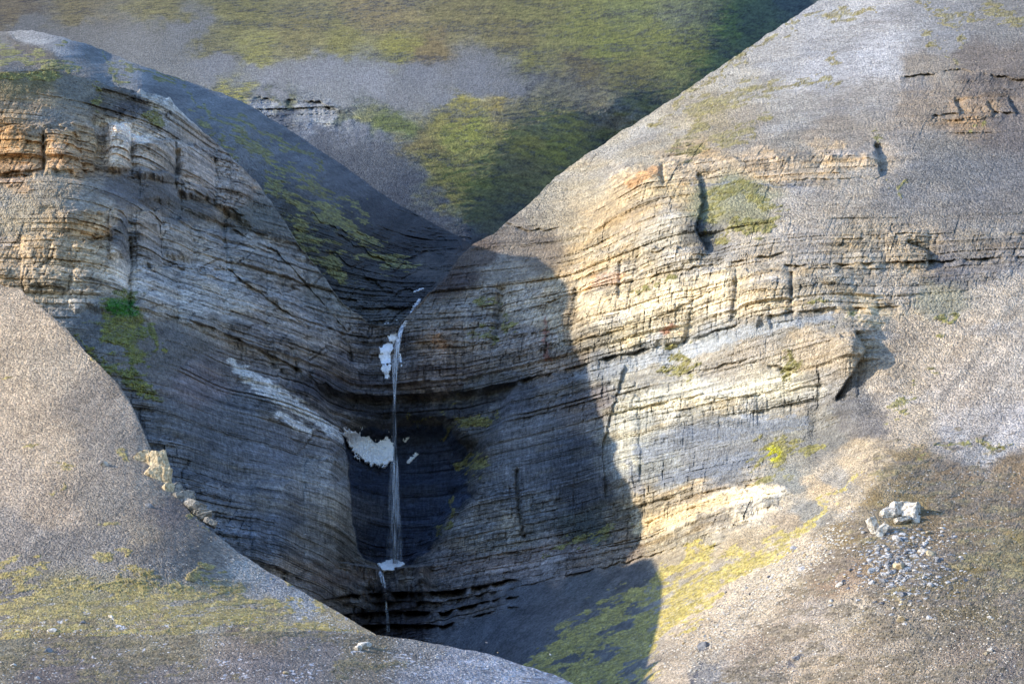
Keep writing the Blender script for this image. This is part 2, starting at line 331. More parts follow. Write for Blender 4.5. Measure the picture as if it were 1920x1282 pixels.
for (pts, am, dec) in (([(960,1100),(1100,1068),(1230,1036),(1330,1005)],2.5,10),([(860,1052),(1000,1027),(1200,982),(1330,940),(1450,905)],2,12),
    ([(690,640),(760,640),(900,640),(1060,610)],1.5,10),([(880,385),(985,430),(1095,425)],3,8),([(1180,322),(1240,300),(1430,292),(1640,282)],-3.5,16),([(1640,332),(1500,335)][::-1],3,10),
    ([(1000,575),(1100,540),(1300,500),(1480,470)],2.5,10),([(1090,520),(1180,480),(1300,455)],2.5,9),([(1060,640),(1200,610),(1300,560),(1420,510)],1.8,9),
    ([(1480,495),(1600,492),(1740,488),(1920,480)],3,10),([(1480,580),(1640,575),(1700,572)],1.5,6),([(1280,700),(1400,672),(1480,690)],2.5,10),
    ([(1700,140),(1800,130),(1920,150)],4,10),([(1750,215),(1830,205),(1920,212)],4.5,9),([(1170,760),(1400,740),(1540,720)],1.5,20),([(1200,942),(1300,925),(1440,900)],2,8),([(1680,835),(1780,828),(1920,838)],1.2,6),
    ([(640,980),(660,985)],1,10),([(0,235),(80,230),(180,228)],-3.5,22),([(0,322),(80,315),(160,318)],2.5,10),([(100,395),(205,390)],-3,14),([(60,505),(150,450),(215,440)],2,10),
    ([(240,262),(300,268),(330,262),(420,300),(480,350)],-3.5,18),([(250,330),(350,345),(450,400)],3,12),([(260,410),(360,430),(420,440)],-2.5,16),([(250,470),(330,500),(430,505),(560,600)],3,12),([(440,430),(520,470),(600,560),(650,620)],2.5,10)):
    base = base + ledge(U, V, pts, am*1.0, 3, dec, 4, int(pts[0][0]) % 97)
base += notch(U, V, [(1604,626),(1622,655),(1603,690),(1568,745)], 8, 30, 1)
base += notch(U, V, [(1640,275),(1648,300),(1650,325)], 9, 26, 2) + notch(U, V, [(1700,455),(1738,470),(1740,500)], 7, 30, 3) + notch(U, V, [(1790,190),(1800,212)], 6, 18, 4) + notch(U, V, [(1850,195),(1862,210)], 5, 16, 5) + notch(U, V, [(1890,190),(1905,212)], 6, 22, 5)
base += notch(U, V, [(1308,330),(1316,380),(1304,430),(1325,470)], 8, 26, 6)
base += notch(U, V, [(150,300),(158,330)], 4, 20, 8) + notch(U, V, [(172,225),(182,262),(176,320)], 6, 16, 9) + notch(U, V, [(205,395),(212,440)], 4, 26, 10) + notch(U, V, [(240,450),(244,500),(238,570)], 7, 14, 11)
base += notch(U, V, [(1170,690),(1150,760),(1128,840),(1135,930)], 2.5, 40, 14)
for i, (pts, am, w) in enumerate((([(80,255),(82,318)],4,3),([(140,250),(148,290)],3,5),([(335,280),(330,330)],4,6),([(415,420),(420,470)],3,5),([(970,880),(972,950),(985,1010)],4,4),([(1240,310),(1243,345)],4,4),
    ([(1163,490),(1160,560)],3,4),([(1380,520),(1375,600)],2.5,5),([(1485,510),(1482,570)],2.5,3),([(942,540),(930,640)],4,7),([(1030,600),(1020,670)],2,3),([(1085,540),(1070,620),(1075,650)],4,9),([(1200,470),(1180,560)],2,4),([(1533,720),(1536,770)],2,3),([(545,650),(556,700)],2.5,4),([(520,480),(530,560)],2,4),([(640,620),(660,680)],3,5))):
    base += crack(U, V, pts, am, w, i)
def tower(u0, u1, v0, v1, A, sl=0.0, slv=0.0):
    # rounded buttress: sharp clefts at its sides, stepped top and foot
    ww = 3.5*fbm(V/16+u0, U/40, 3, 270); uc = (u0+u1)/2+sl*(V-(v0+v1)/2); x = (U-uc+ww)/((u1-u0)/2)
    y0 = v0+slv*(U-uc)+5*fbm(U/9, V*0+v0, 3, 275); y1 = v1+slv*(U-uc)+8*fbm(U/13, V*0+v1, 3, 277)
    return -A*np.sqrt(np.clip(1-x*x, 0, 1))*ss(y0, y0+3, V)*(1-ss(y1-2, y1+14, V))
for t_ in ((203,246,228,316,10),(246,331,256,326,9,0,.12),(330,404,272,362,10,0,.3),(402,474,300,400,9,0,.6),(262,340,322,372,5,0,.2),(340,420,350,400,5,0,.3),(205,238,392,470,7),(255,304,394,492,9),(302,362,408,478,8,0,.1),(360,424,430,508,8,0,.2),(128,244,450,572,6),
    (40,132,440,530,6),(243,335,500,592,6),(333,420,505,610,6,0,.3),(418,500,520,650,6,0,.5),(498,580,560,690,6,0,.5),(578,655,610,720,7,0,.4),(424,500,430,520,6,0,.5),(500,560,470,570,5,0,.6),(-60,80,238,318,4),(82,150,240,316,5),
    (1178,1242,318,346,4),(1244,1330,308,330,3),(1090,1180,470,560,4),(1182,1302,462,640,7,-.2),(1300,1380,500,625,6),(1382,1484,505,600,5),(1486,1600,500,572,3),(1660,1740,430,490,5),(1600,1660,470,492,3),(1128,1200,740,900,4),(1200,1300,750,820,3),(1300,1420,735,790,4),(1560,1608,630,740,6),
    (1365,1412,918,965,5),(1412,1462,912,950,5),(1300,1366,925,985,4),(1225,1300,940,1000,4),(1100,1180,1010,1050,3),(1010,1100,1030,1070,3),(905,940,540,600,3),(980,1035,620,690,3),(870,980,600,700,4),(760,870,600,720,5),(570,655,860,1050,6),(470,560,900,1060,4),(820,930,1060,1100,4)):
    base += tower(*t_)*(1.0 if t_[3] < 480 and t_[0] < 480 else .6)
base += gauss(U, V, [(190,275,10,45,6),(240,470,9,60,6),
    (1340,440,20,50,5),(1260,540,60,70,-3),(1400,560,40,60,-4),(1130,560,40,50,-3),(840,600,60,50,-3),(940,600,25,50,3),(1010,620,40,40,-2),(1270,680,22,50,3),(1530,800,14,60,4),(1600,640,40,40,-4),(1380,950,22,26,-6),(1430,935,16,18,-5),(1300,960,30,26,-3),(620,960,26,90,-3),(560,850,20,80,2.5),(480,820,40,90,-3),(500,990,14,80,3),(900,860,30,60,4),(1110,900,50,70,2)])
base += gauss(U, V, [(1640,760,30,60,4),(1700,760,30,60,2),(1600,830,26,30,3)])
a_, b_ = ray(U, V); X0 = a_*base; H0 = b_*base
C = [  # u, v, r, g, b, cliff, grain
 (-100,150,120,108,80,.1,.8),(60,145,124,112,80,.1,.8),(140,165,128,124,112,.2,.8),(90,195,170,148,116,.6,.4),(100,220,140,134,124,.2,.9),(40,270,190,152,98,1,.1),(110,275,192,154,100,1,.1),(40,305,186,150,104,1,.1),(140,300,180,146,104,1,.1),(100,350,156,146,128,.25,.9),(30,400,158,148,128,.3,.9),(160,380,150,144,134,.5,.6),(170,420,186,156,112,1,.2),(90,430,174,156,126,.7,.5),(60,480,170,152,124,.8,.5),(140,490,176,160,132,1,.2),(100,520,176,162,136,1,.2),(200,520,172,160,140,1,.1),(150,540,182,176,166,1,.1),
 (215,180,100,98,92,.7,.3),(250,200,80,80,84,1,.1),(290,180,170,164,150,1,.1),(230,255,190,164,124,1,.1),(290,290,150,130,104,1,.1),(370,320,150,128,104,1,.1),(440,370,140,120,98,1,.1),(300,360,102,98,94,.4,.6),(240,360,100,98,98,.5,.5),(340,390,96,96,94,.5,.5),(470,400,96,96,88,.6,.5),(270,430,158,136,106,1,.1),(240,440,86,90,96,1,.1),(370,455,150,134,110,1,.1),(330,540,146,136,118,1,.1),(430,560,150,138,118,1,.1),(470,480,130,120,104,1,.1),(530,550,138,124,104,1,.1),(600,640,132,118,100,1,.1),(650,690,100,92,88,1,.1),(560,620,140,126,108,1,.1),(520,640,118,108,98,1,.1),(600,560,112,108,96,.8,.2),(440,700,96,92,90,.8,.2),
 (190,590,110,112,112,.1,.9),(330,660,104,100,94,.2,.8),(330,800,90,92,94,.8,.2),(400,720,110,100,100,.8,.2),(450,760,88,92,96,1,.1),(400,850,84,90,96,1,.1),(500,850,92,96,102,1,.1),(580,790,110,104,98,1,.1),(600,900,124,122,116,1,.1),(640,960,150,140,120,1,.1),(600,1000,120,116,108,1,.1),(460,930,100,102,104,1,.1),(520,1000,82,90,100,1,.1),(580,1080,130,116,102,1,.1),(650,1085,110,100,92,1,.1),
 (620,730,60,62,72,1,.1),(740,770,56,58,64,1,.05),(860,780,74,72,70,.9,.2),(900,740,84,84,84,.8,.3),(700,900,44,50,62,1,.05),(790,900,44,50,62,1,.05),(740,980,46,52,64,1,.05),(820,940,52,56,62,.9,.2),(830,860,70,64,58,.8,.3),  # recess and alcove points kept dark, their shade put into the colour
 (740,660,92,84,80,1,.1),(690,660,84,76,72,1,.1),(700,720,74,68,68,1,.1),(800,700,112,94,80,1,.1),(830,640,130,106,82,1,.1),(900,610,116,106,92,1,.1),(800,600,118,108,94,.9,.2),(880,560,128,116,98,.8,.3),(950,520,134,124,108,.5,.6),(900,480,96,84,74,.4,.6),(850,530,74,64,60,.6,.4),(1000,460,120,110,96,.4,.6),(980,570,160,138,100,1,.1),(960,650,124,108,90,1,.1),(1040,680,138,118,96,1,.1),(1040,570,170,146,104,1,.1),(1080,640,160,148,122,1,.1),
 (960,740,78,80,86,.7,.3),(1060,720,100,102,106,.7,.3),(1000,800,96,96,98,.8,.2),(1100,760,118,110,106,.9,.2),(1050,850,82,88,98,1,.1),(1080,920,80,84,92,1,.1),(950,900,92,94,98,1,.1),(900,980,116,110,102,1,.1),(950,1010,134,124,106,1,.1),(1000,960,100,100,98,1,.1),(860,1080,110,98,90,1,.1),(760,1085,104,94,86,1,.1),(960,1060,140,118,102,1,.1),(1060,1050,156,136,120,1,.1),(1150,1020,156,136,112,1,.1),(1100,990,84,90,88,.8,.3),(740,1130,64,56,58,1,.05),(740,1170,60,54,58,1,.05),(880,1130,92,84,80,1,.1),
 (1120,560,214,190,140,1,.1),(1200,520,210,186,134,1,.1),(1180,620,214,196,150,1,.1),(1260,590,214,196,154,1,.1),(1270,500,196,178,140,1,.1),(1340,560,216,196,152,1,.1),(1420,560,208,186,144,1,.1),(1140,470,196,172,124,1,.1),(1240,430,176,168,148,.7,.4),(1150,400,180,160,124,.6,.5),(1240,370,196,172,124,.8,.4),(1180,340,200,172,122,1,.2),(1300,312,200,172,126,1,.2),(1450,302,200,170,124,1,.2),(1580,300,206,174,122,1,.2),(1600,345,170,160,144,.3,.9),(1340,380,140,140,112,.3,.9),(1320,440,104,104,100,.7,.4),(1390,380,146,146,122,.2,1),(1500,400,160,154,144,.2,1),(1420,460,168,158,140,.6,.6),(1500,440,158,150,138,.6,.6),(1480,540,180,164,134,1,.3),(1600,480,178,160,128,.9,.4),(1700,480,180,158,122,.9,.4),(1560,540,170,160,140,.9,.5),(1660,550,168,156,138,.7,.6),(1620,575,196,176,136,1,.2),(1770,500,118,114,112,.7,.5),(1880,480,140,130,118,.8,.4),(1850,440,140,134,124,.7,.5),(1750,560,140,138,120,.5,.7),
 (1050,400,164,154,132,.3,.9),(1100,350,176,164,138,.3,.9),(1180,290,172,162,140,.3,.9),(1250,230,172,164,146,.1,1),(1380,150,172,170,164,.1,1),(1450,90,170,170,170,.1,1),(1560,50,168,170,174,.1,1),(1550,130,170,172,178,.1,1),(1650,110,172,175,182,.1,1),(1760,60,150,152,156,.1,1),(1880,40,136,136,136,.1,1),(1850,110,122,116,112,.2,.9),(1740,140,146,140,132,.25,.9),(1850,160,112,104,98,.8,.5),(1740,180,138,128,116,.5,.7),(1820,206,150,128,100,.9,.4),(1880,230,114,110,110,.2,.9),(1620,190,146,144,142,.1,1),(1480,220,164,162,158,.1,1),(1400,250,154,148,138,.1,1),(1330,220,150,142,122,.1,.9),(1480,270,146,142,134,.1,1),(1590,260,148,142,134,.1,1),(1780,300,128,126,122,.1,1),(1890,340,122,120,118,.1,1),(1700,380,142,138,132,.1,1),(1850,400,124,122,120,.2,1),
 (1130,700,128,130,130,.8,.3),(1220,650,160,160,156,.8,.3),(1350,620,150,152,150,.8,.3),(1450,610,148,146,140,.5,.6),(1540,590,134,132,126,.3,.8),(1230,710,160,156,144,.7,.4),(1400,640,160,152,138,.4,.8),(1520,640,168,156,136,.3,.9),(1600,650,166,154,134,.4,.9),(1350,690,168,160,144,.6,.6),(1200,740,190,182,156,1,.1),(1320,740,200,190,160,1,.1),(1450,720,196,186,156,1,.1),(1180,790,176,174,158,1,.1),(1280,770,194,186,162,1,.1),(1400,760,176,170,154,1,.2),(1520,740,146,142,134,.8,.3),(1300,820,128,132,136,.8,.3),(1400,810,124,126,126,.6,.5),(1200,860,156,158,150,.9,.2),(1250,880,140,144,142,.7,.4),(1350,870,124,128,132,.6,.6),(1480,820,120,120,112,.5,.6),(1560,780,128,128,124,.5,.5),(1600,760,108,110,114,.1,.9),(1620,800,112,112,114,.1,.9),(1540,830,116,118,118,.1,.9),(1480,900,124,128,126,.2,.8),
 (1250,950,190,170,128,1,.1),(1230,990,196,178,138,1,.1),(1320,930,188,166,122,1,.1),(1330,970,176,162,136,1,.1),(1390,940,222,206,172,1,.05),(1440,930,212,200,172,1,.05),(1300,1010,170,158,130,.9,.2),
 (1700,640,166,156,142,.1,1),(1800,620,170,160,146,.1,1),(1900,560,172,164,152,.1,1),(1680,730,160,152,140,.1,1),(1780,720,168,160,150,.1,1),(1900,700,168,162,154,.1,1),(1620,860,178,166,144,.1,1),(1700,800,176,166,150,.1,1),(1800,800,170,166,162,.1,1),(1900,800,166,164,164,.1,1),(1540,910,176,162,138,.1,1),(1480,980,162,152,136,.1,1),(1520,960,140,142,140,.1,1),(1570,900,150,148,142,.1,1),(1400,1030,160,150,130,.1,.9),(1300,1060,150,144,128,.1,.9),(1260,1100,152,150,142,.1,.9),
 (1850,850,160,160,160,.1,1),(1700,870,134,120,92,.05,.7),(1800,900,128,112,90,.05,.6),(1900,880,122,108,88,.05,.6),(1900,960,118,104,86,.05,.6),(1780,960,120,106,84,.05,.6),(1680,950,124,112,84,.05,.6),(1600,1000,128,116,90,.05,.7),(1800,1020,120,108,90,.05,.6),(1650,1060,124,110,90,.05,.7),(1560,1080,136,122,108,.05,.7),(1900,1030,132,120,82,.05,.6),(1850,1080,112,102,72,.05,.6),(1750,1110,112,104,82,.05,.8),(1880,1150,110,102,80,.05,.8),(1700,1180,140,132,120,.05,1),(1600,1150,150,142,128,.05,1),(1500,1150,160,150,138,.05,1),(1560,930,190,178,156,.1,1),(1500,1025,188,178,160,.1,1),(1465,1075,190,182,166,.1,1),(1395,1140,184,175,160,.1,1),(1335,1200,172,162,146,.1,1),(1420,1220,146,136,124,.1,1),(1550,1230,152,142,128,.1,1),(1700,1260,150,140,126,.1,1),(1850,1220,120,112,104,.05,1),(1900,1280,110,106,104,.05,1),(1260,1260,168,160,148,.1,1),(1320,1260,120,122,126,.1,1),
 (900,1180,110,112,116,.02,.9),(1000,1120,106,108,112,.02,.9),(1100,1100,104,108,112,.02,.9),(900,1240,116,116,118,.02,.9),(1050,1200,114,116,120,.02,.9),(1180,1090,112,114,116,.02,.9),(1150,1150,112,114,116,.02,.9),(1170,1240,116,118,118,.02,.9),(1120,1270,118,118,116,.02,.9)]
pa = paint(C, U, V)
cliff = np.clip(pa[..., 3] + 0.25*fbm(X0/12, H0/6, 4, 301), 0, 1)
shale = ss(-.1, .4, strokes([[(330,760,50),(430,820,90),(520,900,100),(600,960,60)],[(740,900,130)],[(930,850,70),(1050,850,90),(1130,880,80)],[(1150,700,22),(1290,668,22),(1430,620,20)],[(1160,830,50),(1300,820,50),(1440,810,45),(1500,790,30)],[(1230,720,20),(1500,715,30)]], U, V)+.3*fbm(X0/8, H0/3, 3, 303))
rel = cliff*(1-.58*shale)*rock_relief(X0, H0, base, 1) + (1-cliff)*scree_relief(X0, H0, base, 1) + 2.2*fbm(X0/30, H0/18, 3, 305)*(0.3+cliff)
rel = rel * ss(0, 6, V-mtop(U))           # keep the crest line itself clean
# small screes have runnels
rel += (1-cliff)*(V > 1000)*.5*fbm(X0/4, H0/1.8, 3, 308, .6)
rel += (1-cliff)*0.35*ridged((X0+0.5*base)/5.0, H0/40, 3, 307)
tone = bed_tone(H0, X0, 1)
alb = pa[..., :3].copy()
tp = (ss(300, 200, V) if False else (1-ss(230, 330, V))*ss(1180, 1300, U))[..., None]; alb = alb*(1-tp) + alb*np.array([1.08, 1.0, .87])*tp
sat = (0.30*cliff)[..., None]; alb = alb*(1-sat) + alb.mean(-1, keepdims=True)*sat
wm = ((1-cliff)*ss(300, 420, V)*ss(900, 1100, U))[..., None]; alb = alb*(1-wm)+alb*np.array([1.18, 1.09, .97])*wm
sx = (.78*X0-.6*H0); sy = (.6*X0+.78*H0); rel += (1-cliff)*(V > 520)*(U > 1000)*1.3*fbm(sx/7, sy/90, 3, 334)
alb *= (1 + (1-cliff)*(V > 560)*0.34*fbm(sx/2.6, sy/60, 4, 330, .6) + (1-cliff)*.25*fbm(sx/16, sy/50, 3, 332))[..., None]
br = 1 + cliff*((tone-0.5)*.85) + cliff*(1-.75*shale)*block_tone(X0, H0, base, 1) + 0.16*fbm(X0/18, H0/9, 4, 311) + (0.26-.10*(1-cliff))*(RNG.rand(*U.shape)-0.5) + 0.3*cliff*fbm(X0/2.4, H0/0.8, 3, 313, .7) + .3*(1-cliff)*fbm(X0/6, H0/3, 4, 314, .7)
# vertical streaks of seepage and dust on the faces
br += cliff*0.22*fbm(X0/2.2, H0/26, 4, 315)
hh_ = H0 + 1.2*fbm(X0/50, base/80, 2, 51)
for q in MAJ: br -= .30*cliff*np.clip(.6+1.6*fbm(X0/30+q, base/50, 3, 90), 0, 1.3)*np.exp(-np.abs((hh_-q)/.6)**2)
alb *= np.clip(br, 0.35, 1.9)[..., None]
och = ss(0.05, 0.5, fbm(X0/14, H0/3.2, 4, 317))*cliff
alb = alb*(1-och[..., None]) + alb*np.array([1.06, 0.95, 0.78])*och[..., None]
def tint(alb, U, V, X, H, strk, col, seed, k=0.85, sh=1.0):
    m = ss(0.1, 0.55, strokes(strk, U+10*fbm(U/12, V/9, 4, seed), V+6*fbm(U/12, V/9, 4, seed+3)) + 0.75*fbm(X/3.0, H/1.0, 4, seed+5, .6))[..., None]*k
    return alb*(1-m) + lin(col)*(alb.mean(-1, keepdims=True)/alb.mean()*.5+.5)*m
alb = tint(alb, U, V, X0, H0, [[(430,680,10),(480,718,24),(540,752,22),(600,790,14),(640,825,10)],[(520,775,10),(580,810,12)]], (208,206,198), 501, .8)
alb = tint(alb, U, V, X0, H0, [[(1090,705,14),(1160,690,18),(1290,655,20),(1430,612,18),(1560,592,8)]], (146,149,150), 521, .85)
alb = tint(alb, U, V, X0, H0, [[(1165,765,20),(1250,745,26),(1350,735,30),(1450,728,26),(1540,735,16)],[(1170,800,24),(1180,870,20)]], (186,180,160), 523, .55)
alb = tint(alb, U, V, X0, H0, [[(1210,850,28),(1300,815,26),(1420,795,24),(1510,790,14)],[(1240,900,16),(1400,860,28)]], (124,129,136), 527, .8)
alb = tint(alb, U, V, X0, H0, [[(1205,990,22),(1290,955,24),(1370,930,22),(1450,915,14)]], (214,192,150), 529, .7)
alb = tint(alb, U, V, X0, H0, [[(1120,560,60),(1230,560,80),(1340,560,60),(1440,545,30)]], (196,180,150), 531, .4)
alb = tint(alb, U, V, X0, H0, [[(1023,600,3),(1022,640,4),(1027,672,8)],[(1250,620,12),(1262,612,8)]], (140,78,58), 505, .6)
alb = tint(alb, U, V, X0, H0, [[(820,635,14),(835,650,12)],[(1115,525,20),(1160,520,14)],[(1230,318,12),(1180,345,14)]], (172,118,62), 509, .5)
alb = tint(alb, U, V, X0, H0, [[(900,700,8),(800,690,10),(770,700,8)],[(600,700,10),(660,715,12),(740,725,12),(860,720,10)]], (70,58,56), 513, .6)
alb = tint(alb, U, V, X0, H0, [[(1500,350,3),(1370,345,4),(1300,346,3)],[(1180,870,10),(1200,920,12)]], (120,124,132), 517, .6)
alb = tint(alb, U, V, X0, H0, [[(1480,1245,7),(1500,1230,5)],[(1305,1220,5),(1335,1212,4)],[(1298,1285,5),(1318,1245,4)]], (84,86,94), 519, .8)
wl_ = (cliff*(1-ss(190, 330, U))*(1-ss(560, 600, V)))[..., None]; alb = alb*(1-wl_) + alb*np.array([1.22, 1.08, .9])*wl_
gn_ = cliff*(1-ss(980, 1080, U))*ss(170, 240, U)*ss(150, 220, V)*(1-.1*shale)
alb *= (1+.78*gn_)[..., None]; g_ = alb.mean(-1, keepdims=True); alb = alb*(1-.25*gn_[..., None])+g_*.25*gn_[..., None]  # paler rock over gorge and left cliff, brightens their shade through the colour
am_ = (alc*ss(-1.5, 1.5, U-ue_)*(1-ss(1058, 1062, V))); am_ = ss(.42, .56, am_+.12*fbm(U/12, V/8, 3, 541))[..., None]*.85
alb = alb*(1-am_) + lin((60,70,90))*(np.clip(br, .4, 1.6))[..., None]*am_  # alcove interior painted navy, the shade of the hollow in its colour
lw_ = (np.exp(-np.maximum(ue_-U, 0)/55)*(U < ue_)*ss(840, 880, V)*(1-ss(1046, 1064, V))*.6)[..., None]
alb = alb*(1-lw_) + lin((142,138,128))*(np.clip(br, .4, 1.7))[..., None]*lw_  # wall left of the alcove painted lighter, as if catching sky light
alb = tint(alb, U, V, X0, H0, [[(700,1078,16),(600,1090,18)],[(790,1072,12),(880,1060,20),(980,1040,20),(1100,1025,16)]], (132,112,98), 543, .5)
alb = tint(alb, U, V, X0, H0, [[(640,762,14),(740,775,20),(860,770,20),(940,745,14)]], (66,68,76), 545, .7)  # painted shade in the recess under the main ledge
gry = ss(0.1, 0.5, fbm(X0/20, H0/11, 4, 321))
alb = alb*(1-0.35*gry[..., None]) + alb.mean(-1, keepdims=True)*0.95*0.35*gry[..., None]
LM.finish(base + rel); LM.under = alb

# moss and heath on the massif
def moss_field(U, V, X, H, strk, seed, amp=0.75, floor_=-1.0):
    s_ = strokes(strk, U + 40*fbm(U/38, V/30, 5, seed+3, .65), V + 26*fbm(U/38+5, V/30, 5, seed+6, .65))
    nz = fbm((X+0.5*H)/7.0, (H-0.3*X)/2.8, 5, seed, 0.62)
    return np.clip(0.5 + 0.75*s_ + 1.7*amp*nz - 0.06, 0, 1.2)*(s_ > floor_+1e-6)
def moss_col(X, H, a, b, c, seed):
    t = np.clip(0.5+0.9*fbm(X/8, H/4, 4, seed), 0, 1)[..., None]; q = np.clip(0.5+1.1*fbm(X/2.0, H/1.2, 4, seed+9), 0, 1)[..., None]
    A, B, Cc = lin(a), lin(b), lin(c)
    o = (A*(1-t)+B*t)*(1-0.55*q) + Cc*0.55*q; return o*.8 + o.mean(-1, keepdims=True)*.2
gutter = [[(1490,1000,16),(1450,1030,26),(1380,1060,26),(1330,1090,36),(1260,1150,40),(1200,1185,44),(1160,1250,44),(1120,1300,40)],[(1330,1020,5),(1270,1065,14),(1200,1110,20),(1140,1150,22),(1090,1195,30),(1030,1235,34),(990,1262,20)],[(1610,885,5),(1545,950,6),(1480,1000,9)],[(1120,1240,26),(1060,1265,24)]]
m1 = moss_field(U, V, X0, H0, gutter, 401, 0.7)*1.1
red = strokes([[(1225,612,7),(1023,612,5),(1023,665,9)]], U, V)*0
mcol = moss_col(X0, H0, (182,164,72), (194,172,74), (138,130,68), 410)
LM.sheet('moss', m1, mcol, 0.5, 'yellow green moss filling the gully beside the lower right scree')
m2 = moss_field(U, V, X0, H0, [[(250,572,22),(225,600,44),(235,650,34),(250,690,14)],[(190,670,6),(235,715,12),(280,730,12),(318,752,5)],[(140,625,5),(165,650,8),(190,680,5)],[(270,620,14),(300,640,8)]], 421, 0.6)
mc2 = moss_col(X0, H0, (118,124,52), (140,136,46), (84,88,50), 425)
gsp = strokes([[(215,574,22),(245,580,20)]], U, V); gw = ss(0.0, 0.5, gsp+0.3*fbm(X0/3, H0/2, 3, 427))[..., None]
mc2 = mc2*(1-gw) + lin((52,104,36))*gw
LM.sheet('moss', m2, mc2, 0.6, 'green mossy patch at the foot of the upper left cliff')
m3 = moss_field(U, V, X0, H0, [[(1278,650,14),(1272,680,24),(1268,705,16)],[(1450,850,22),(1470,858,14)],[(1430,885,20),(1480,845,12),(1530,830,12)],[(1552,832,7)],[(1590,560,2),(1440,575,4)],[(1470,690,16),(1500,688,12)],[(865,785,26),(900,790,14)],[(930,780,10),(950,770,8)],[(865,880,12),(910,855,10)],
     [(1330,365,9),(1390,350,20),(1440,400,14)],[(1370,420,14),(1420,430,16),(1450,420,8)],[(1330,395,16),(1345,440,10)],[(1690,350,10),(1690,372,8)],[(1840,235,8)],[(1655,255,9)],[(1745,600,7),(1790,592,8)],[(1590,592,8),(1610,600,4)],[(1560,612,4)],[(1660,335,4)],[(1720,860,4),(1800,830,3),(1900,840,4)],[(1750,690,8)],[(1710,735,10),(1690,770,8)],[(1680,790,5)],[(1770,640,6)],[(1200,545,5),(1260,520,6)],[(900,560,10),(950,580,9),(960,612,7)],[(900,610,12),(940,640,6)],[(180,155,10),(182,180,10)],[(285,215,12),(300,230,8)],[(100,140,16),(20,150,12)],[(350,960,9),(362,950,8)],[(300,740,6)],[(780,790,10)],[(1120,1005,14),(1200,980,10),(1000,1040,6)],[(850,940,6),(822,1005,6)]], 431, 1.15)-.06
mc3 = moss_col(X0, H0, (134,128,66), (148,138,60), (104,100,62), 435)
bright = ss(0.1, 0.5, strokes([[(1450,850,22)],[(1552,832,8)]], U, V))[..., None]; mc3 = mc3*(1-bright) + lin((168,164,40))*bright
LM.sheet('moss', m3, mc3, 0.4, 'small moss patches dotted over the cliffs and right hill')
m4 = moss_field(U, V, X0, H0, [[(1290,250,18),(1330,200,20),(1420,168,18),(1500,152,11),(1570,142,6)],[(1290,290,14),(1340,262,20),(1400,240,14),(1440,215,8)],[(1230,232,5),(1290,180,5),(1400,105,5),(1500,38,4)],[(1530,36,9),(1590,34,8)],[(1650,25,8),(1560,20,3)],[(1720,0,7),(1755,35,8),(1800,55,12),(1800,75,8)],[(1780,20,5),(1840,30,5)],[(1730,65,5),(1790,110,5)],[(1560,105,8)],[(1860,10,14),(1910,40,12)],[(1260,265,10)]], 441, 1.1)*1.13
mc4 = moss_col(X0, H0, (148,138,84), (146,132,62), (118,104,80), 445)
LM.sheet('moss', m4, mc4, 0.35, 'olive moss streaks on the pale upper right hillside')
m5 = 1.02*moss_field(U, V, X0, H0, [[(1660,880,22),(1700,890,40),(1800,940,80),(1920,950,90)],[(1620,1010,40),(1700,1040,60),(1850,1060,80),(1960,1060,80)],[(1560,1060,30),(1500,1090,14)],[(1640,1100,30),(1750,1120,30)],[(1850,1160,30),(1920,1150,30)]], 451, 1.15)
ye = np.clip(0.45+1.6*fbm(X0/6, H0/2.5, 5, 455, .65)+0.5*strokes([[(1840,1040,40),(1930,1050,40)],[(1650,890,20),(1640,960,20)],[(1690,940,30)],[(1750,970,14)],[(1680,1120,14)]], U, V), 0, 1)[..., None]
mc5 = moss_col(X0, H0, (134,118,92), (122,108,90), (116,106,94), 457)*(1-0.65*ye) + moss_col(X0, H0, (160,144,78), (146,132,74), (124,114,78), 459)*0.65*ye
LM.sheet('heath', m5, mc5, 0.4, 'brown and olive heath around the white boulders')

m6 = moss_field(U, V, X0, H0, [[(1420,1180,30),(1560,1160,40),(1700,1190,50),(1920,1200,60)],[(1350,1260,30),(1500,1260,40),(1700,1260,40),(1920,1270,50)],[(1500,1110,16),(1560,1100,20)]], 491, 1.25)-.12
LM.sheet('heath', m6, moss_col(X0, H0, (120,110,92), (126,112,84), (104,96,86), 493), 0.35, 'sparse grey brown heath on the lower right slope')
reg_cliff = cliff > 0.45
left = U < 740
def zone(*c): return np.logical_and.reduce(c)
lowr = V > np.interp(U, [820,960,1230,1450,1560,1640,1760,1920,2070], [1200,1104,1040,905,845,760,600,505,450])
lowr &= U > 815
right = ~left & ~lowr
gorge = (U > 560) & (U < 1000) & (V > np.interp(U, La_u := [p[0] for p in La], [p[1] for p in La])) & ~lowr
LM.build([('cliff_left', left & ~gorge, M_rock, None), ('gorge', gorge, M_rock, None), ('hill_right', right & ~gorge, M_rock, None), ('scree_slope_right', lowr, M_rock, None)], alb, np.clip(pa[..., 4], 0, 1))

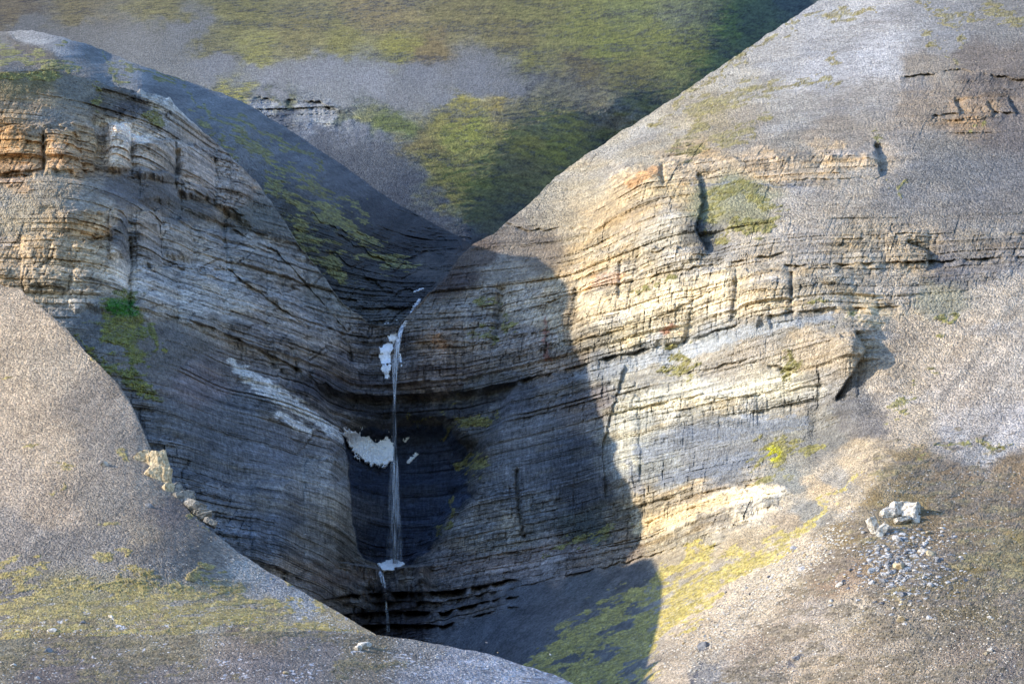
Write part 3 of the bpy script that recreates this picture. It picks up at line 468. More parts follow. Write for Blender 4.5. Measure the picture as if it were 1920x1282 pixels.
# ------------------------------------------------------------------ shoulder behind the left cliff, and the side valley
stop_ = poly([(-150,62),(0,58),(60,57),(100,67),(168,84),(215,104),(268,124),(335,148),(396,168),(470,198),(520,231),(570,262),(640,309),(700,352),(780,402),(850,436),(900,470),(960,520)])
sbot = poly([(-150,220),(200,240),(330,280),(480,430),(560,540),(640,650),(760,680),(960,680)])
stop0 = stop_
def stop_(u): return stop0(u) + 4.5*fbm(u/28, u*0, 6, 299, .7)
LS = Layer(-150, 960, 2.0, stop_, sbot, 300); U, V = LS.U, LS.V
spts = [(-150,62,1640),(0,58,1640),(60,57,1625),(200,98,1622),(335,148,1640),(470,198,1660),(570,262,1680),(640,309,1690),(700,352,1695),(780,402,1695),(850,436,1690),(900,470,1690),
 (-150,150,1500),(0,135,1495),(-150,180,1530),(60,190,1530),(100,110,1530),(170,150,1512),(260,172,1518),(300,200,1520),(400,265,1542),(480,340,1552),(550,420,1552),(620,530,1545),(700,600,1535),(750,600,1530),(775,575,1545),(790,545,1562),(830,510,1585),(850,490,1600),(880,470,1640),
 (700,500,1580),(640,420,1590),(560,320,1600),(440,230,1590),(760,460,1640),(820,470,1640),(640,660,1520),(760,680,1515),(960,560,1640),(960,680,1600),(-150,220,1570),(50,220,1560),(200,240,1560),(-150,300,1600),(200,300,1590)]
base = tps(spts)(U, V)
a_, b_ = ray(U, V); X0 = a_*base; H0 = b_*base
for (pts, am, dec) in (([(560,390),(640,430),(760,470),(860,470)],2.5,9),([(640,440),(740,500),(860,500)],2.2,9),([(680,520),(740,545),(800,540)],2.5,8),([(640,560),(700,570),(770,575)],2.5,10),([(620,470),(700,525),(760,560)],2,9),([(760,430),(860,455)],2,8),([(700,585),(760,590)],2,6)):
    base = base + ledge(U, V, pts, am, 3, dec, 9, int(pts[0][1]) % 89)
C = [(0,80,124,120,112,0,1),(60,70,148,152,160,0,1),(130,90,140,146,156,0,1),(250,135,134,142,154,0,1),(60,100,116,98,76,0,.6),(20,92,104,90,72,0,.6),(100,120,122,108,78,0,.6),(40,120,116,112,108,0,.9),(150,120,124,122,118,0,.9),(200,140,128,132,136,0,1),
 (330,190,122,130,142,0,1),(420,215,124,134,148,0,1),(400,250,108,116,130,0,1),(480,280,112,122,136,0,1),(560,300,110,118,134,0,1),(500,340,96,104,118,.1,1),(600,370,100,108,122,0,1),(660,340,98,106,122,0,1),(560,390,78,84,84,.3,.7),(640,430,70,78,82,.4,.6),(700,390,78,86,102,0,.9),(760,420,66,74,88,.3,.7),(700,460,64,68,74,.6,.4),(640,500,70,74,78,.6,.4),(620,470,76,78,76,.6,.5),(780,470,58,62,72,.8,.3),(840,460,58,62,72,.8,.3),(700,540,76,76,80,.9,.3),(660,570,90,88,88,.9,.3),(750,530,62,64,72,.9,.2),(820,500,92,86,86,.5,.6),(780,560,66,66,74,.9,.2),(720,590,104,98,92,.9,.2),(850,480,84,78,80,.5,.6),(880,450,62,66,74,.5,.5)]
pa = paint(C, U, V); cliff = np.clip(pa[..., 3]+0.25*fbm(X0/12, H0/6, 4, 331), 0, 1)
rel = 1.5*ridged((X0-.5*H0)/9, (H0+.6*X0)/60, 4, 336)+cliff*(1.5*rock_relief(X0, H0, base, 3)+2.5*fbm(X0/12, H0/5, 3, 333)) + (1-cliff)*scree_relief(X0, H0, base, 4)
rel = rel*ss(0, 5, V-stop_(U)); alb = pa[..., :3]*np.clip(1+0.25*fbm(X0/12, H0/7, 4, 335)+cliff*(bed_tone(H0, X0, 2)-.5)*.8+0.1*(RNG.rand(*U.shape)-.5), .4, 1.8)[..., None]
g_ = alb.mean(-1, keepdims=True); alb = (alb*.3+g_*.7)*np.array([1.04, 1.0, .9])*1.02*(1+.35*fbm((X0-.5*H0)/3, (H0+.6*X0)/18, 4, 337, .65))[..., None]
LS.finish(base+rel); LS.under = alb
m = moss_field(U, V, X0, H0, [[(340,170,3),(420,240,7),(480,275,10),(560,330,9),(650,375,8),(700,410,6)],[(0,95,10),(70,115,10),(150,130,6)],[(120,80,6),(140,70,3)],[(500,330,12),(570,380,16),(640,420,14),(700,470,8)],[(540,400,12),(600,460,16),(640,500,12)],[(380,230,5),(440,300,6)],[(190,105,5),(240,150,5)],[(600,400,20),(680,450,14)],[(700,470,20),(760,500,16)],[(560,440,24),(640,520,20)],[(420,215,6),(520,260,7),(600,320,7)],[(240,120,6),(330,160,6)]], 461, 1.15)*1.1
LS.sheet('moss', m, moss_col(X0, H0, (146,140,74), (136,130,66), (100,98,66), 465), 0.4, 'dull green moss streaks on the shoulder behind the left cliff')
LS.build([('hill_shoulder', None, M_rock, None)], alb, pa[..., 4], front=(40, -60))

# ------------------------------------------------------------------ far hillside
ftop = poly([(-200,-60),(2070,-60)]); fbot = poly([(-200,230),(300,230),(520,330),(660,420),(800,500),(900,540),(2070,540)])
LF = Layer(-200, 1680, 2.4, ftop, fbot, 300); U, V = LF.U, LF.V
fpts = [(-200,-60,2500),(0,-60,2450),(600,-60,2350),(1100,-60,2300),(1340,-60,2220),(1500,-20,2260),(1640,-60,2330),(-200,110,2050),(0,60,2130),(200,100,2050),(300,60,2100),(450,130,1990),(600,100,2030),(450,190,1905),(600,190,1900),(800,150,1950),(800,200,1880),(1000,100,2030),(1000,180,1920),(1150,200,1922),(1200,100,2030),(1320,60,2080),(1300,140,2000),(1400,60,2120),(1450,30,2180),
 (500,250,1840),(620,270,1820),(700,240,1840),(700,330,1775),(640,320,1780),(800,400,1745),(880,445,1730),(950,400,1790),(1050,330,1860),(850,300,1810),(950,250,1850),(1150,250,1930),(800,500,1700),(900,540,1700),(1200,540,1750),(1680,540,1900),(1680,200,2120),(-200,230,1900),(300,230,1850)]
base = tps(fpts)(U, V); a_, b_ = ray(U, V); X0 = a_*base; H0 = b_*base
base = base + ledge(U, V, [(420,178),(480,182),(530,186),(600,190),(640,205),(700,222)], [1,6,8,8,6,2], 4, 34, 8, 3)
C = [(0,20,96,86,66,0,.4),(20,0,88,80,66,0,.4),(60,60,104,102,96,0,.9),(150,60,112,108,98,0,.9),(250,100,112,112,108,0,1),(140,20,98,90,66,0,.5),(300,20,104,98,68,0,.5),(450,30,110,104,68,0,.4),(400,80,110,104,74,0,.5),(550,60,112,104,70,0,.4),(480,95,124,118,72,0,.4),(640,80,114,108,66,0,.4),(700,30,120,108,76,0,.4),(800,90,112,98,68,0,.4),(760,95,122,116,64,0,.4),(850,40,108,100,68,0,.4),(950,60,108,100,66,0,.4),(1000,20,104,100,64,0,.4),(1000,110,108,104,62,0,.4),(1100,60,104,104,60,0,.4),(1150,100,104,106,58,0,.4),(1100,130,96,88,60,0,.4),(1200,140,104,98,62,0,.4),(1250,60,104,106,60,0,.4),(1300,90,100,102,58,0,.4),(1200,20,96,100,64,0,.4),(1280,20,96,100,74,0,.5),(1350,90,94,98,66,0,.5),(1380,50,94,104,60,0,.4),(1420,70,80,88,66,0,.5),(1440,20,80,88,70,0,.5),(1500,0,74,82,78,0,.6),
 (340,60,114,114,110,0,1),(400,130,122,122,124,0,1),(500,150,126,126,130,0,1),(600,140,124,126,132,0,1),(700,150,128,130,136,0,1),(800,140,116,118,124,0,1),(880,150,112,114,120,0,1),(950,165,110,112,116,0,.9),(820,180,122,122,124,0,1),(760,190,118,118,120,0,.9),(620,180,126,128,128,0,1),(1000,150,96,96,92,0,.6),(1080,170,92,90,78,0,.5),
 (440,182,140,132,72,0,.4),(520,190,96,96,68,.3,.4),(480,200,130,132,134,1,.2),(560,210,136,136,134,1,.2),(600,225,140,140,138,1,.2),(640,215,84,88,74,.6,.4),(520,220,84,88,94,1,.2),(660,240,98,106,120,0,.8),(600,260,82,92,108,0,.9),(700,300,84,96,112,0,.9),(650,300,78,90,108,0,.9),(760,350,72,84,100,0,.8),(720,280,90,98,110,0,.8),(820,410,68,78,90,0,.7),(880,440,66,72,80,.3,.6),
 (700,215,106,106,76,0,.4),(740,230,92,98,60,0,.4),(850,190,134,124,66,0,.4),(850,230,124,116,68,0,.4),(880,250,120,120,62,0,.4),(930,190,130,116,68,0,.4),(1000,200,110,104,74,0,.5),(1100,200,102,98,78,0,.5),(1150,220,108,106,96,0,.6),(1050,230,122,114,66,0,.4),(980,260,126,114,62,0,.4),(1050,280,118,114,60,0,.4),(1000,240,114,108,74,0,.4),(900,300,110,108,66,0,.4),(800,270,108,98,64,0,.4),(830,310,112,106,62,0,.4),(960,300,98,94,68,0,.4),(1080,300,98,96,64,0,.4),(950,350,92,92,62,0,.4),(880,340,104,104,58,0,.4),(850,370,104,100,58,0,.4),(900,400,86,88,60,0,.4),(950,400,74,78,66,0,.5),(1150,260,92,92,62,0,.4),(1200,200,94,92,62,0,.4)]
pa = paint(C, U, V, 2.0, 1.3); cliff = np.clip(pa[..., 3], 0, 1)
st1 = fbm((X0+1.3*H0)/7, (H0-0.45*X0)/2.2, 6, 341, 0.75)*1.25       # streaks running down the slope
st2 = fbm((X0-1.0*H0)/60, (H0+0.2*X0)/14, 4, 345)
veg = 1-ss(.5, .9, pa[..., 4])
rel = cliff*rock_relief(X0, H0, base, 5)*1.3 + (1-cliff)*(0.8*fbm(X0/30, H0/12, 4, 347)+0.5*fbm(X0/4, H0/2, 3, 349)+veg*1.2*fbm((X0+H0)/10, (H0-0.5*X0)/3, 4, 351))
alb = pa[..., :3]*np.clip(1+veg*(0.75*st1+0.25*st2+.35*fbm(X0/2.5,H0/1.2,3,353,.7))+0.5*(RNG.rand(*U.shape)-.5)+(1-veg)*.08*st1, .35, 2)[..., None]
yel = ss(0.1, 0.6, st1+0.4*st2)*veg*0.3; alb = alb*(1-yel[..., None]) + alb*np.array([1.15, 1.1, .7])*yel[..., None]
blu = ss(0.05, 0.5, -st1-0.5*st2)*veg*0.5; alb = alb*(1-blu[..., None]) + alb.mean(-1, keepdims=True)*np.array([.9, .98, 1.1])*blu[..., None]
g_ = alb.mean(-1, keepdims=True); q_ = (.65*(1-veg))[..., None]; alb = alb*(1-q_)+g_*np.array([1.03, 1, .9])*q_*.95; alb = alb*(1-.22*ss(500, 620, U)*ss(230, 300, V)*(1-veg))[..., None]
LF.finish(base+rel); LF.build([('hill_far', None, M_far, None)], alb*1.05, np.full(U.shape, 0.8), back=(30, 200, 700), drop=(0, 40, 300), front=(40, -80))

# ------------------------------------------------------------------ left foreground scree slope
gtop = poly([(-200,526),(0,534),(40,544),(84,581),(127,621),(158,658),(188,685),(218,715),(242,749),(262,790),(281,836),(300,884),(328,928),(356,960),(386,986),(453,1040),(503,1070),(570,1110),(640,1151),(700,1186),(760,1240)])
gbot = poly([(-200,1320),(760,1320)])
gtop0 = gtop
def gtop(u): return gtop0(u) + 4.0*fbm(u/26, u*0, 6, 295, .7)
LG = Layer(-200, 760, 1.9, gtop, gbot, 440); U, V = LG.U, LG.V
gpts = [(-200,530,1310),(0,538,1306),(80,566,1290),(180,660,1236),(240,745,1196),(300,855,1156),(400,985,1120),(520,1080,1092),(600,1130,1080),(720,1192,1068),(760,1240,1050),
 (0,700,1222),(100,750,1190),(150,900,1122),(0,900,1128),(250,900,1126),(250,1050,1070),(380,1080,1074),(0,1100,1046),(200,1150,1030),(400,1170,1036),(560,1180,1052),(0,1320,975),(200,1320,980),(400,1320,988),(600,1320,1000),(760,1320,1020),(-200,700,1240),(-200,1100,1064),(-200,1320,985)]
base = tps(gpts)(U, V) + 38 + 26*ss(560, 760, V)*(1-ss(1100, 1200, V)) - 12*np.exp(-((U-330)/130)**2-((V-1020)/90)**2); a_, b_ = ray(U, V); X0 = a_*base; H0 = b_*base
C = [(40,600,160,146,128,0,1),(100,700,156,144,128,0,1),(30,750,160,146,128,0,1),(180,750,148,138,126,0,1),(100,850,158,144,126,0,1),(20,900,154,142,128,0,1),(200,850,138,130,120,0,1),(200,950,128,122,114,0,1),(100,950,146,134,120,0,1),(20,1000,130,124,118,0,1),(280,930,140,130,118,0,1),(280,1000,140,130,116,0,1),(350,1020,124,118,112,0,1),(330,960,116,108,104,0,1),(200,1020,124,120,116,0,1),(100,1020,122,118,114,0,1),(400,1050,134,126,118,0,1),(300,1050,122,118,114,0,1),(30,1110,116,112,108,0,1),(450,1060,150,148,144,0,1),(520,1100,140,142,146,0,1),(580,1130,130,136,142,0,1),(400,1120,140,134,116,0,1),(100,1130,130,124,96,0,.8),(250,1130,134,126,100,0,.8),(500,1150,140,132,110,0,1),(350,1150,140,136,126,0,1),(620,1160,136,126,100,0,.9),(300,1170,130,120,100,0,.9),(100,1180,124,114,92,0,.8),(680,1185,138,128,108,0,.9),(450,1200,116,104,92,0,.8),(200,1260,110,100,90,0,.8),(550,1250,116,108,100,0,.8)]
pa = paint(C, U, V); pa[..., :3] *= np.array([1.24, 1.17, 1.06])
rk = np.clip(strokes([[(262,850,16),(290,870,26),(310,905,22)],[(330,915,16),(350,945,16),(380,970,12)]], U, V)+0.4, 0, 1)
rel = scree_relief(X0, H0, base, 6)*1.2 + 0.25*ridged((X0+.2*H0)/4, H0/30, 3, 361) + 1.3*fbm(X0/45, H0/45, 3, 363)
rel = rel*ss(0, 6, V-gtop(U))
alb = pa[..., :3]*np.clip(1+0.16*fbm(X0/14, H0/9, 4, 365)+0.14*(RNG.rand(*U.shape)-.5)+0.14*fbm(X0/1.8, H0/1.4, 2, 367), .4, 1.8)[..., None]
alb *= (1+.22*fbm((X0-.25*H0)/2.4, H0/40, 4, 371, .6)+.45*fbm((X0-.3*H0)/16, H0/24, 5, 373, .6))[..., None]
wh = (fbm(X0/1.3, H0/1.0, 2, 369) > 0.55)*ss(1080, 1180, V); alb = alb*(1-wh[..., None]) + lin((196,192,188))*wh[..., None]
LG.finish(base+rel); LG.under = alb
m = moss_field(U, V, X0, H0, [[(0,1060,24),(30,1070,20),(85,1068,7)],[(182,1040,9),(215,1058,12),(270,1072,6)],[(228,1038,9),(232,1060,7)],[(110,875,11),(118,888,8)],[(108,918,5)],[(188,983,5),(215,984,5)],[(60,1130,18),(120,1100,16),(180,1108,12),(260,1090,16),(330,1100,14)],[(100,1140,14),(200,1130,18),(300,1120,22),(420,1120,12)],[(370,1065,8),(400,1085,14),(430,1100,14),(450,1118,12)],[(320,1110,12),(400,1130,10),(500,1134,7),(600,1150,6)],[(390,975,4),(430,1005,5),(470,1035,6),(520,1068,6),(600,1120,6)],[(0,1160,16),(100,1175,16),(220,1165,14),(330,1175,12),(450,1170,9),(600,1178,8),(680,1180,5)],[(140,630,4),(170,660,8),(180,675,4)],[(350,958,7),(372,965,5)],[(240,860,8),(275,845,6)],[(20,715,6)],[(60,830,7)],[(325,1085,6)],[(0,1200,14),(200,1195,10),(300,1210,8)],[(540,1120,4),(610,1140,5)],[(0,1150,40),(300,1150,40),(560,1170,20)]], 471, 1.25)*1.06
LG.sheet('moss', m, moss_col(X0, H0, (160,142,74), (172,150,66), (134,120,84), 475), 0.3, 'yellow green moss patches spread along the foot of the left scree')
LG.build([('scree_slope_left', None, M_rock, None)], alb, pa[..., 4], drop=(8, 48, 190))

# ------------------------------------------------------------------ near knoll along the bottom
ktop = poly([(-200,1205),(0,1200),(150,1194),(300,1190),(450,1184),(600,1182),(700,1190),(760,1197),(800,1203),(860,1214),(900,1222),(950,1236),(1000,1251),(1040,1266),(1080,1284),(1160,1310)])
ktop0 = ktop
def ktop(u): return ktop0(u) + 5*fbm(u/70, u*0, 6, 297, .65)
LK = Layer(-200, 1160, 1.9, ktop, poly([(-200,1330),(1160,1330)]), 110); U, V = LK.U, LK.V
kpts = [(-200,1205,930),(0,1200,940),(300,1190,955),(600,1182,975),(800,1203,985),(1000,1251,990),(1160,1310,990),(-200,1330,850),(0,1330,860),(400,1330,880),(800,1330,920),(1160,1330,980),(500,1250,925)]
base = tps(kpts)(U, V); a_, b_ = ray(U, V); X0 = a_*base; H0 = b_*base
C = [(0,1220,126,116,94,0,.7),(100,1260,104,94,86,0,.7),(300,1220,126,116,94,0,.7),(300,1270,106,98,90,0,.7),(500,1210,118,106,92,0,.7),(500,1260,112,104,98,0,.8),(600,1220,116,108,100,0,.8),(700,1230,112,102,84,0,.8),(780,1225,124,118,110,0,.9),(850,1260,150,146,146,0,1),(780,1270,140,136,134,0,1),(950,1260,156,152,152,0,1),(1000,1275,150,146,146,0,1),(700,1270,116,106,92,0,.8)]
pa = paint(C, U, V); pa[..., :3] *= 1.28-.12*ss(600, 800, U)[..., None]
rel = 0.8*fbm(X0/14, H0/8, 3, 381)+0.35*fbm(X0/3, H0/2, 4, 383, .6); rel = rel*ss(0, 5, V-ktop(U))
nn = fbm(X0/6, H0/2.2, 5, 385, .6)
alb = pa[..., :3]*np.clip(1+0.5*nn+0.2*(RNG.rand(*U.shape)-.5), .4, 1.8)[..., None]
wh = ((n2(X0/0.75, H0/0.5, 387)+0.9*fbm(X0/9, H0/4, 3, 389)+0.5*ss(640, 900, U)*ss(1195, 1240, V)) > 0.95)*ss(-60, 0, 640+0*U); alb = alb*(1-.8*wh[..., None]) + lin((205,202,204))*.8*wh[..., None]
LK.finish(base+rel); LK.under = alb
m = moss_field(U, V, X0, H0, [[(-100,1205,22),(200,1200,22),(420,1195,18),(600,1188,14)],[(-100,1240,30),(200,1230,30),(350,1240,30)],[(450,1200,14),(600,1195,12),(700,1210,14)],[(150,1275,16),(250,1265,14)],[(640,1250,20),(760,1240,12)],[(450,1270,10)]], 481, 0.8)
LK.sheet('heath', m, moss_col(X0, H0, (138,122,74), (122,106,76), (104,96,82), 485), 0.2, 'olive brown heath on the near knoll')
LK.build([('knoll_near', None, M_rock, None)], alb, pa[..., 4])

# ------------------------------------------------------------------ low ground in front of the hills and out to the horizon
def flat_mat(name, col, rough=0.9, scale=0.3):
    m = bpy.data.materials.new(name); m.use_nodes = True; n = m.node_tree.nodes; L = m.node_tree.links; b = n['Principled BSDF']
    b.inputs['Roughness'].default_value = rough; b.inputs['Specular IOR Level'].default_value = 0.2
    g = n.new('ShaderNodeNewGeometry'); t = n.new('ShaderNodeTexNoise'); t.inputs['Scale'].default_value = scale; t.inputs['Detail'].default_value = 6; t.inputs['Roughness'].default_value = .7; L.new(g.outputs['Position'], t.inputs['Vector'])
    r = n.new('ShaderNodeValToRGB'); c = lin(col); r.color_ramp.elements[0].position = .3; r.color_ramp.elements[1].position = .7
    r.color_ramp.elements[0].color = (*(c*.6), 1); r.color_ramp.elements[1].color = (*np.clip(c*1.3, 0, .9), 1); L.new(t.outputs[0], r.inputs[0]); L.new(r.outputs[0], b.inputs['Base Color'])
    bu = n.new('ShaderNodeBump'); bu.inputs['Strength'].default_value = .7; bu.inputs['Distance'].default_value = .4; L.new(t.outputs[0], bu.inputs['Height']); L.new(bu.outputs[0], b.inputs['Normal'])
    return m
M_ground = flat_mat('shore_tundra', (104, 96, 78), 0.95, 0.05)
g = mesh_obj('ground', [(-4500,-800,-30),(4500,-800,-30),(4500,6500,-30),(-4500,6500,-30)], [(0,1,2,3)], M_ground); g['kind'] = 'structure'
xs = np.linspace(-700, 900, 90); ts = np.linspace(0, 1, 60); XX, TT = np.meshgrid(xs, ts)
YY = 250+TT*600; ZZ = -34 + 150*TT**1.3 + 6*fbm(XX/80, YY/80, 4, 701)
idx = np.arange(XX.size).reshape(XX.shape); FF = np.stack([idx[:-1,:-1],idx[:-1,1:],idx[1:,1:],idx[1:,:-1]], -1).reshape(-1,4)
g = mesh_obj('terrain', np.stack([XX,YY,ZZ],-1).reshape(-1,3), FF, M_ground); g['kind'] = 'structure'

# ------------------------------------------------------------------ rocks
def thing(o, label, cat, group=None):
    o['label'] = label; o['category'] = cat
    if group: o['group'] = group
    return o
import bmesh
def rock_geo(seed, sub=3, cuts=12, flat=(1, 1, 1), rough=0.03, lo=0.45, hi=0.85, strat=0.0, box=0):
    r = np.random.RandomState(seed); bm = bmesh.new(); bmesh.ops.create_icosphere(bm, subdivisions=sub, radius=1.0)
    V = np.array([v.co[:] for v in bm.verts]); Fc = np.array([[v.index for v in f.verts] for f in bm.faces]); bm.free()
    if box: V = np.clip(V*1.25, -box, box)
    for i in range(cuts):
        n = r.normal(size=3); n /= np.linalg.norm(n); d = r.uniform(lo, hi); q = V@n; k = q > d
        V[k] -= np.outer(q[k]-d, n)
    V = V*np.array(flat)
    V += rough*np.stack([fbm(V[:,0]*3+i*5, V[:,1]*3+V[:,2]*4, 3, seed % 90+i) for i in range(3)], -1)
    if strat: V[:, :2] *= (1+strat*(hsh(np.floor(V[:, 2]/0.16+9).astype(np.int64), seed % 50)-.5))[:, None]
    return V, Fc
def rot(V, rx, ry, rz):
    M = np.array(mathutils.Euler((math.radians(rx), math.radians(ry), math.radians(rz))).to_matrix()); return V@M.T
def rock_mat(name, c1, c2, sc=0.8):
    m = bpy.data.materials.new(name); m.use_nodes = True; n = m.node_tree.nodes; L = m.node_tree.links; b = n['Principled BSDF']
    b.inputs['Roughness'].default_value = 0.9; b.inputs['Specular IOR Level'].default_value = 0.2
    g = n.new('ShaderNodeNewGeometry'); t = n.new('ShaderNodeTexNoise'); t.inputs['Scale'].default_value = sc; t.inputs['Detail'].default_value = 8; t.inputs['Roughness'].default_value = .72; L.new(g.outputs['Position'], t.inputs['Vector'])
    mm = n.new('ShaderNodeMath'); mm.operation = 'ADD'; L.new(t.outputs[0], mm.inputs[0]); mm.inputs[1].default_value = 0.0
    r = n.new('ShaderNodeValToRGB'); r.color_ramp.elements[0].position = .40; r.color_ramp.elements[1].position = .56
    r.color_ramp.elements[0].color = (*lin(c1), 1); r.color_ramp.elements[1].color = (*lin(c2), 1); L.new(mm.outputs[0], r.inputs[0]); L.new(r.outputs[0], b.inputs['Base Color'])
    bu = n.new('ShaderNodeBump'); bu.inputs['Strength'].default_value = .9; bu.inputs['Distance'].default_value = .5; L.new(mm.outputs[0], bu.inputs['Height']); L.new(bu.outputs[0], b.inputs['Normal'])
    return m
M_white = rock_mat('white_limestone', (134,126,114), (222,213,198)); M_stone = rock_mat('pale_stone', (134,131,128), (214,211,208), 2.0); M_grey = rock_mat('grey_stone', (84,84,88), (140,140,142)); M_tan = rock_mat('tan_limestone', (142,122,92), (206,188,154))
def lumps(name, layer, lst, mat, dY=0.0):
    """one rock made of interlocking blocks: (u, v, half width px, half height px, seed, rx, ry, rz, depth ratio)"""
    Vs, Fs, k = [], [], 0
    for (u, v, hw, hh, sd_, rx, ry, rz, dr) in lst:
        Y = float(layer.at(u, v)[0]) + dY; px = Y/F
        V_, F_ = rock_geo(sd_, 5, 10, (1, dr, 1), 0.10, .6, 1.0, 0.07, box=.8); V_ = rot(V_*np.array([1, 1, hh/hw]), rx, ry, rz)*hw*px*1.25
        V_ = V_ + pt(u, v, Y); Vs.append(V_); Fs.append(F_+k); k += len(V_)
    V_ = np.concatenate(Vs); c = V_.mean(0); o = mesh_obj(name, V_-c, np.concatenate(Fs), mat, False); o.location = c; return o
o = lumps('boulder', LM, [(1668,962,19,13,3,0,-5,10,.8),(1688,958,18,16,5,0,4,20,.8),(1708,962,16,20,8,0,4,-12,.9),(1698,949,15,8,11,0,6,12,.9),(1716,974,9,10,14,0,14,5,1),(1692,976,17,7,21,0,-12,5,1)], M_white, -1)
thing(o, 'largest boulder on the right slope, a pale block of stacked slabs casting a shadow', 'boulder')
o = lumps('boulder', LM, [(1639,990,9,22,31,10,-30,15,.8),(1654,994,8,15,35,0,34,-10,.8)], M_white, -4)
thing(o, 'white wedge shaped boulder leaning left, just below and left of the largest boulder', 'boulder')
SM = []
for i in range(14):
    V_, F_ = rock_geo(100+i, 2, 11, (1, RNG.uniform(.7, 1), RNG.uniform(.5, .85)), .02, .45, .8)
    me_o = mesh_obj('tmp', V_, F_, M_stone if i < 5 else (M_tan if i < 8 else (M_grey if i < 10 else M_white)), False); SM.append(me_o.data); bpy.data.objects.remove(me_o)
GR_ = mesh_obj('tmp', *rock_geo(140, 2, 11, (1, .9, .6), .02, .45, .8), M_grey, False); GM = GR_.data; bpy.data.objects.remove(GR_)
def stone(layer, u, v, r_px, label, group=None, mesh=None, name='stone', cat='stone'):
    Y = float(layer.at(u, v)[0]); p = pt(u, v, Y); o = bpy.data.objects.new(name, mesh or random.choice(SM)); S.collection.objects.link(o)
    r = 1.75*r_px*Y/F; o.location = (p[0], p[1]+.1*r, p[2]+.15*r); o.scale = (r, r, r); o.rotation_euler = (random.uniform(-.5, .5), random.uniform(-.5, .5), random.uniform(0, 6.3))
    thing(o, label, cat, group); return o
for (u, v, r, lab) in ((1694,1003,7,'grey stone right below the white wedge shaped boulder'),(1682,1013,9,'broad pale stone, first large one below the gap between the two boulders'),(1645,1030,6,'small upright pointed pale stone left of the broad pale stone below the boulders'),(1738,1000,5,'pale stone right of and below the largest boulder, beside brown heath'),
    (1746,1013,5,'rounded grey white stone at the upper right of the stone field'),(1766,998,4.5,'small round white stone farthest right near the top of the stone field'),(1730,1036,8,'large pale stone at the upper middle of the dense stone cluster'),(1748,1040,9,'bright angular stone at the right of the dense stone cluster'),(1757,1050,7,'blue grey stone at the right edge of the dense stone cluster'),
    (1552,1042,6,'white stone standing alone left of the stone field in brown heath'),(1630,1052,6,'flat white stone on the left edge of the dense stone cluster'),(1664,1058,8,'long low slab at the middle left of the stone field'),(1685,1066,12,'long pale slab lying across the middle of the stone field'),(1634,1073,8,'narrow grey slab lying flat left of the long pale slab'),
    (1742,1078,5,'white stone right of the long pale slab'),(1575,1098,7,'solitary grey boulder with a shadow on the lower left of the heath'),(1560,1128,5,'blue grey stone below the solitary grey boulder'),(1656,1090,6,'pale stone in the gap below the long slab'),(1634,1094,6,'pale stone left in the row below the narrow slab'),
    (1690,1115,8,'broad pale stone in the lowest row of the stone field'),(1745,1098,7,'pale stone at the lower right of the stone field'),(1743,1160,6,'white boulder alone on the olive slope below the stone field'),(1690,1163,7,'flat white stone left of the white boulder below the stone field'),(1856,1158,5,'small white block standing at the right below the yellow heath'),
    (1857,1220,5,'pale rounded stone on the dark slope near the lower right corner'),(1848,1226,4,'small stone touching the pale rounded one near the lower right corner'),(1503,1068,7,'pale stone at the left rim of the heath among white rubble'),(1489,1030,8,'white block at the top of the white rubble band')):
    stone(LM, u, v, r*.85, lab)
for k in range(60):
    t = random.random(); u = random.gauss(1690, 42); v = random.gauss(1058, 34)
    if v < 1000 or abs(u-1690) > 110: continue
    stone(LM, u, v, random.uniform(1.3, 3.6), 'small pale stone in the brown heath below the two big white boulders', 'small stones of the stone field')
for k in range(50):
    u = random.uniform(1480, 1915); v = random.uniform(1000, 1270)
    stone(LM, u, v, random.uniform(1.0, 2.6), 'little white stone scattered singly over the lower right slope', 'scattered stones of the lower right slope')
for k in range(110):
    t = random.random(); u = 1540-260*t+random.gauss(0, 16); v = 1010+200*t+random.gauss(0, 16)+8
    stone(LM, u, v, random.uniform(1.2, 3.2), 'white rubble stone along the pale rim beside the mossy gully', 'rubble stones of the pale rim')
stone(LM, 1322, 1213, 11, 'dark grey slab sticking out of the pale slope at the bottom, left of centre right', mesh=GM, name='boulder', cat='boulder')
stone(LM, 1495, 1236, 7, 'small dark blue grey block in the pale rubble near the bottom edge', mesh=GM, name='boulder', cat='boulder')
for (u, v, r, lab) in ((684,1213,9,'white block with a pointed top on the near knoll at the bottom'),(670,1217,6,'flat white slab lying left of the pointed white block on the near knoll')): stone(LK, u, v, r, lab, mesh=SM[10], name='boulder', cat='boulder')
for (u, v, r, lab) in ((97,1186,8,'grey white stone in the yellow moss at the lower left'),(155,1168,5,'small flat pale stone in moss right of the grey white stone'),(208,1157,5,'pale stone on the mossy foot of the left scree'),(475,1140,6,'white stone at the right end of the mossy foot of the scree'),(536,1140,7,'grey stone beside the right edge of the left scree'),(462,1185,8,'long low pale slab where the scree meets the knoll'),(195,872,7,'single tan stone high on the left scree'),(280,950,7,'tan stone near the rock outcrop on the left scree')):
    stone(LG, u, min(v, 1184), r*.8, lab)
for (u, v, r, lab) in ((90,1222,8,'broad pale stone half sunk in heath at the left of the near knoll'),(70,1272,5,'small white stone near the bottom left corner'),(25,1248,7,'pale flat stone by the left edge of the near knoll'),(535,1262,5,'white stone on the middle of the near knoll')): stone(LK, u, v, r*.8, lab)
for k in range(16):
    stone(LG, random.uniform(0, 640), random.uniform(1130, 1180), random.uniform(.8, 2.0), 'tiny pale stone among the moss at the foot of the left scree', 'tiny stones at the foot of the left scree')
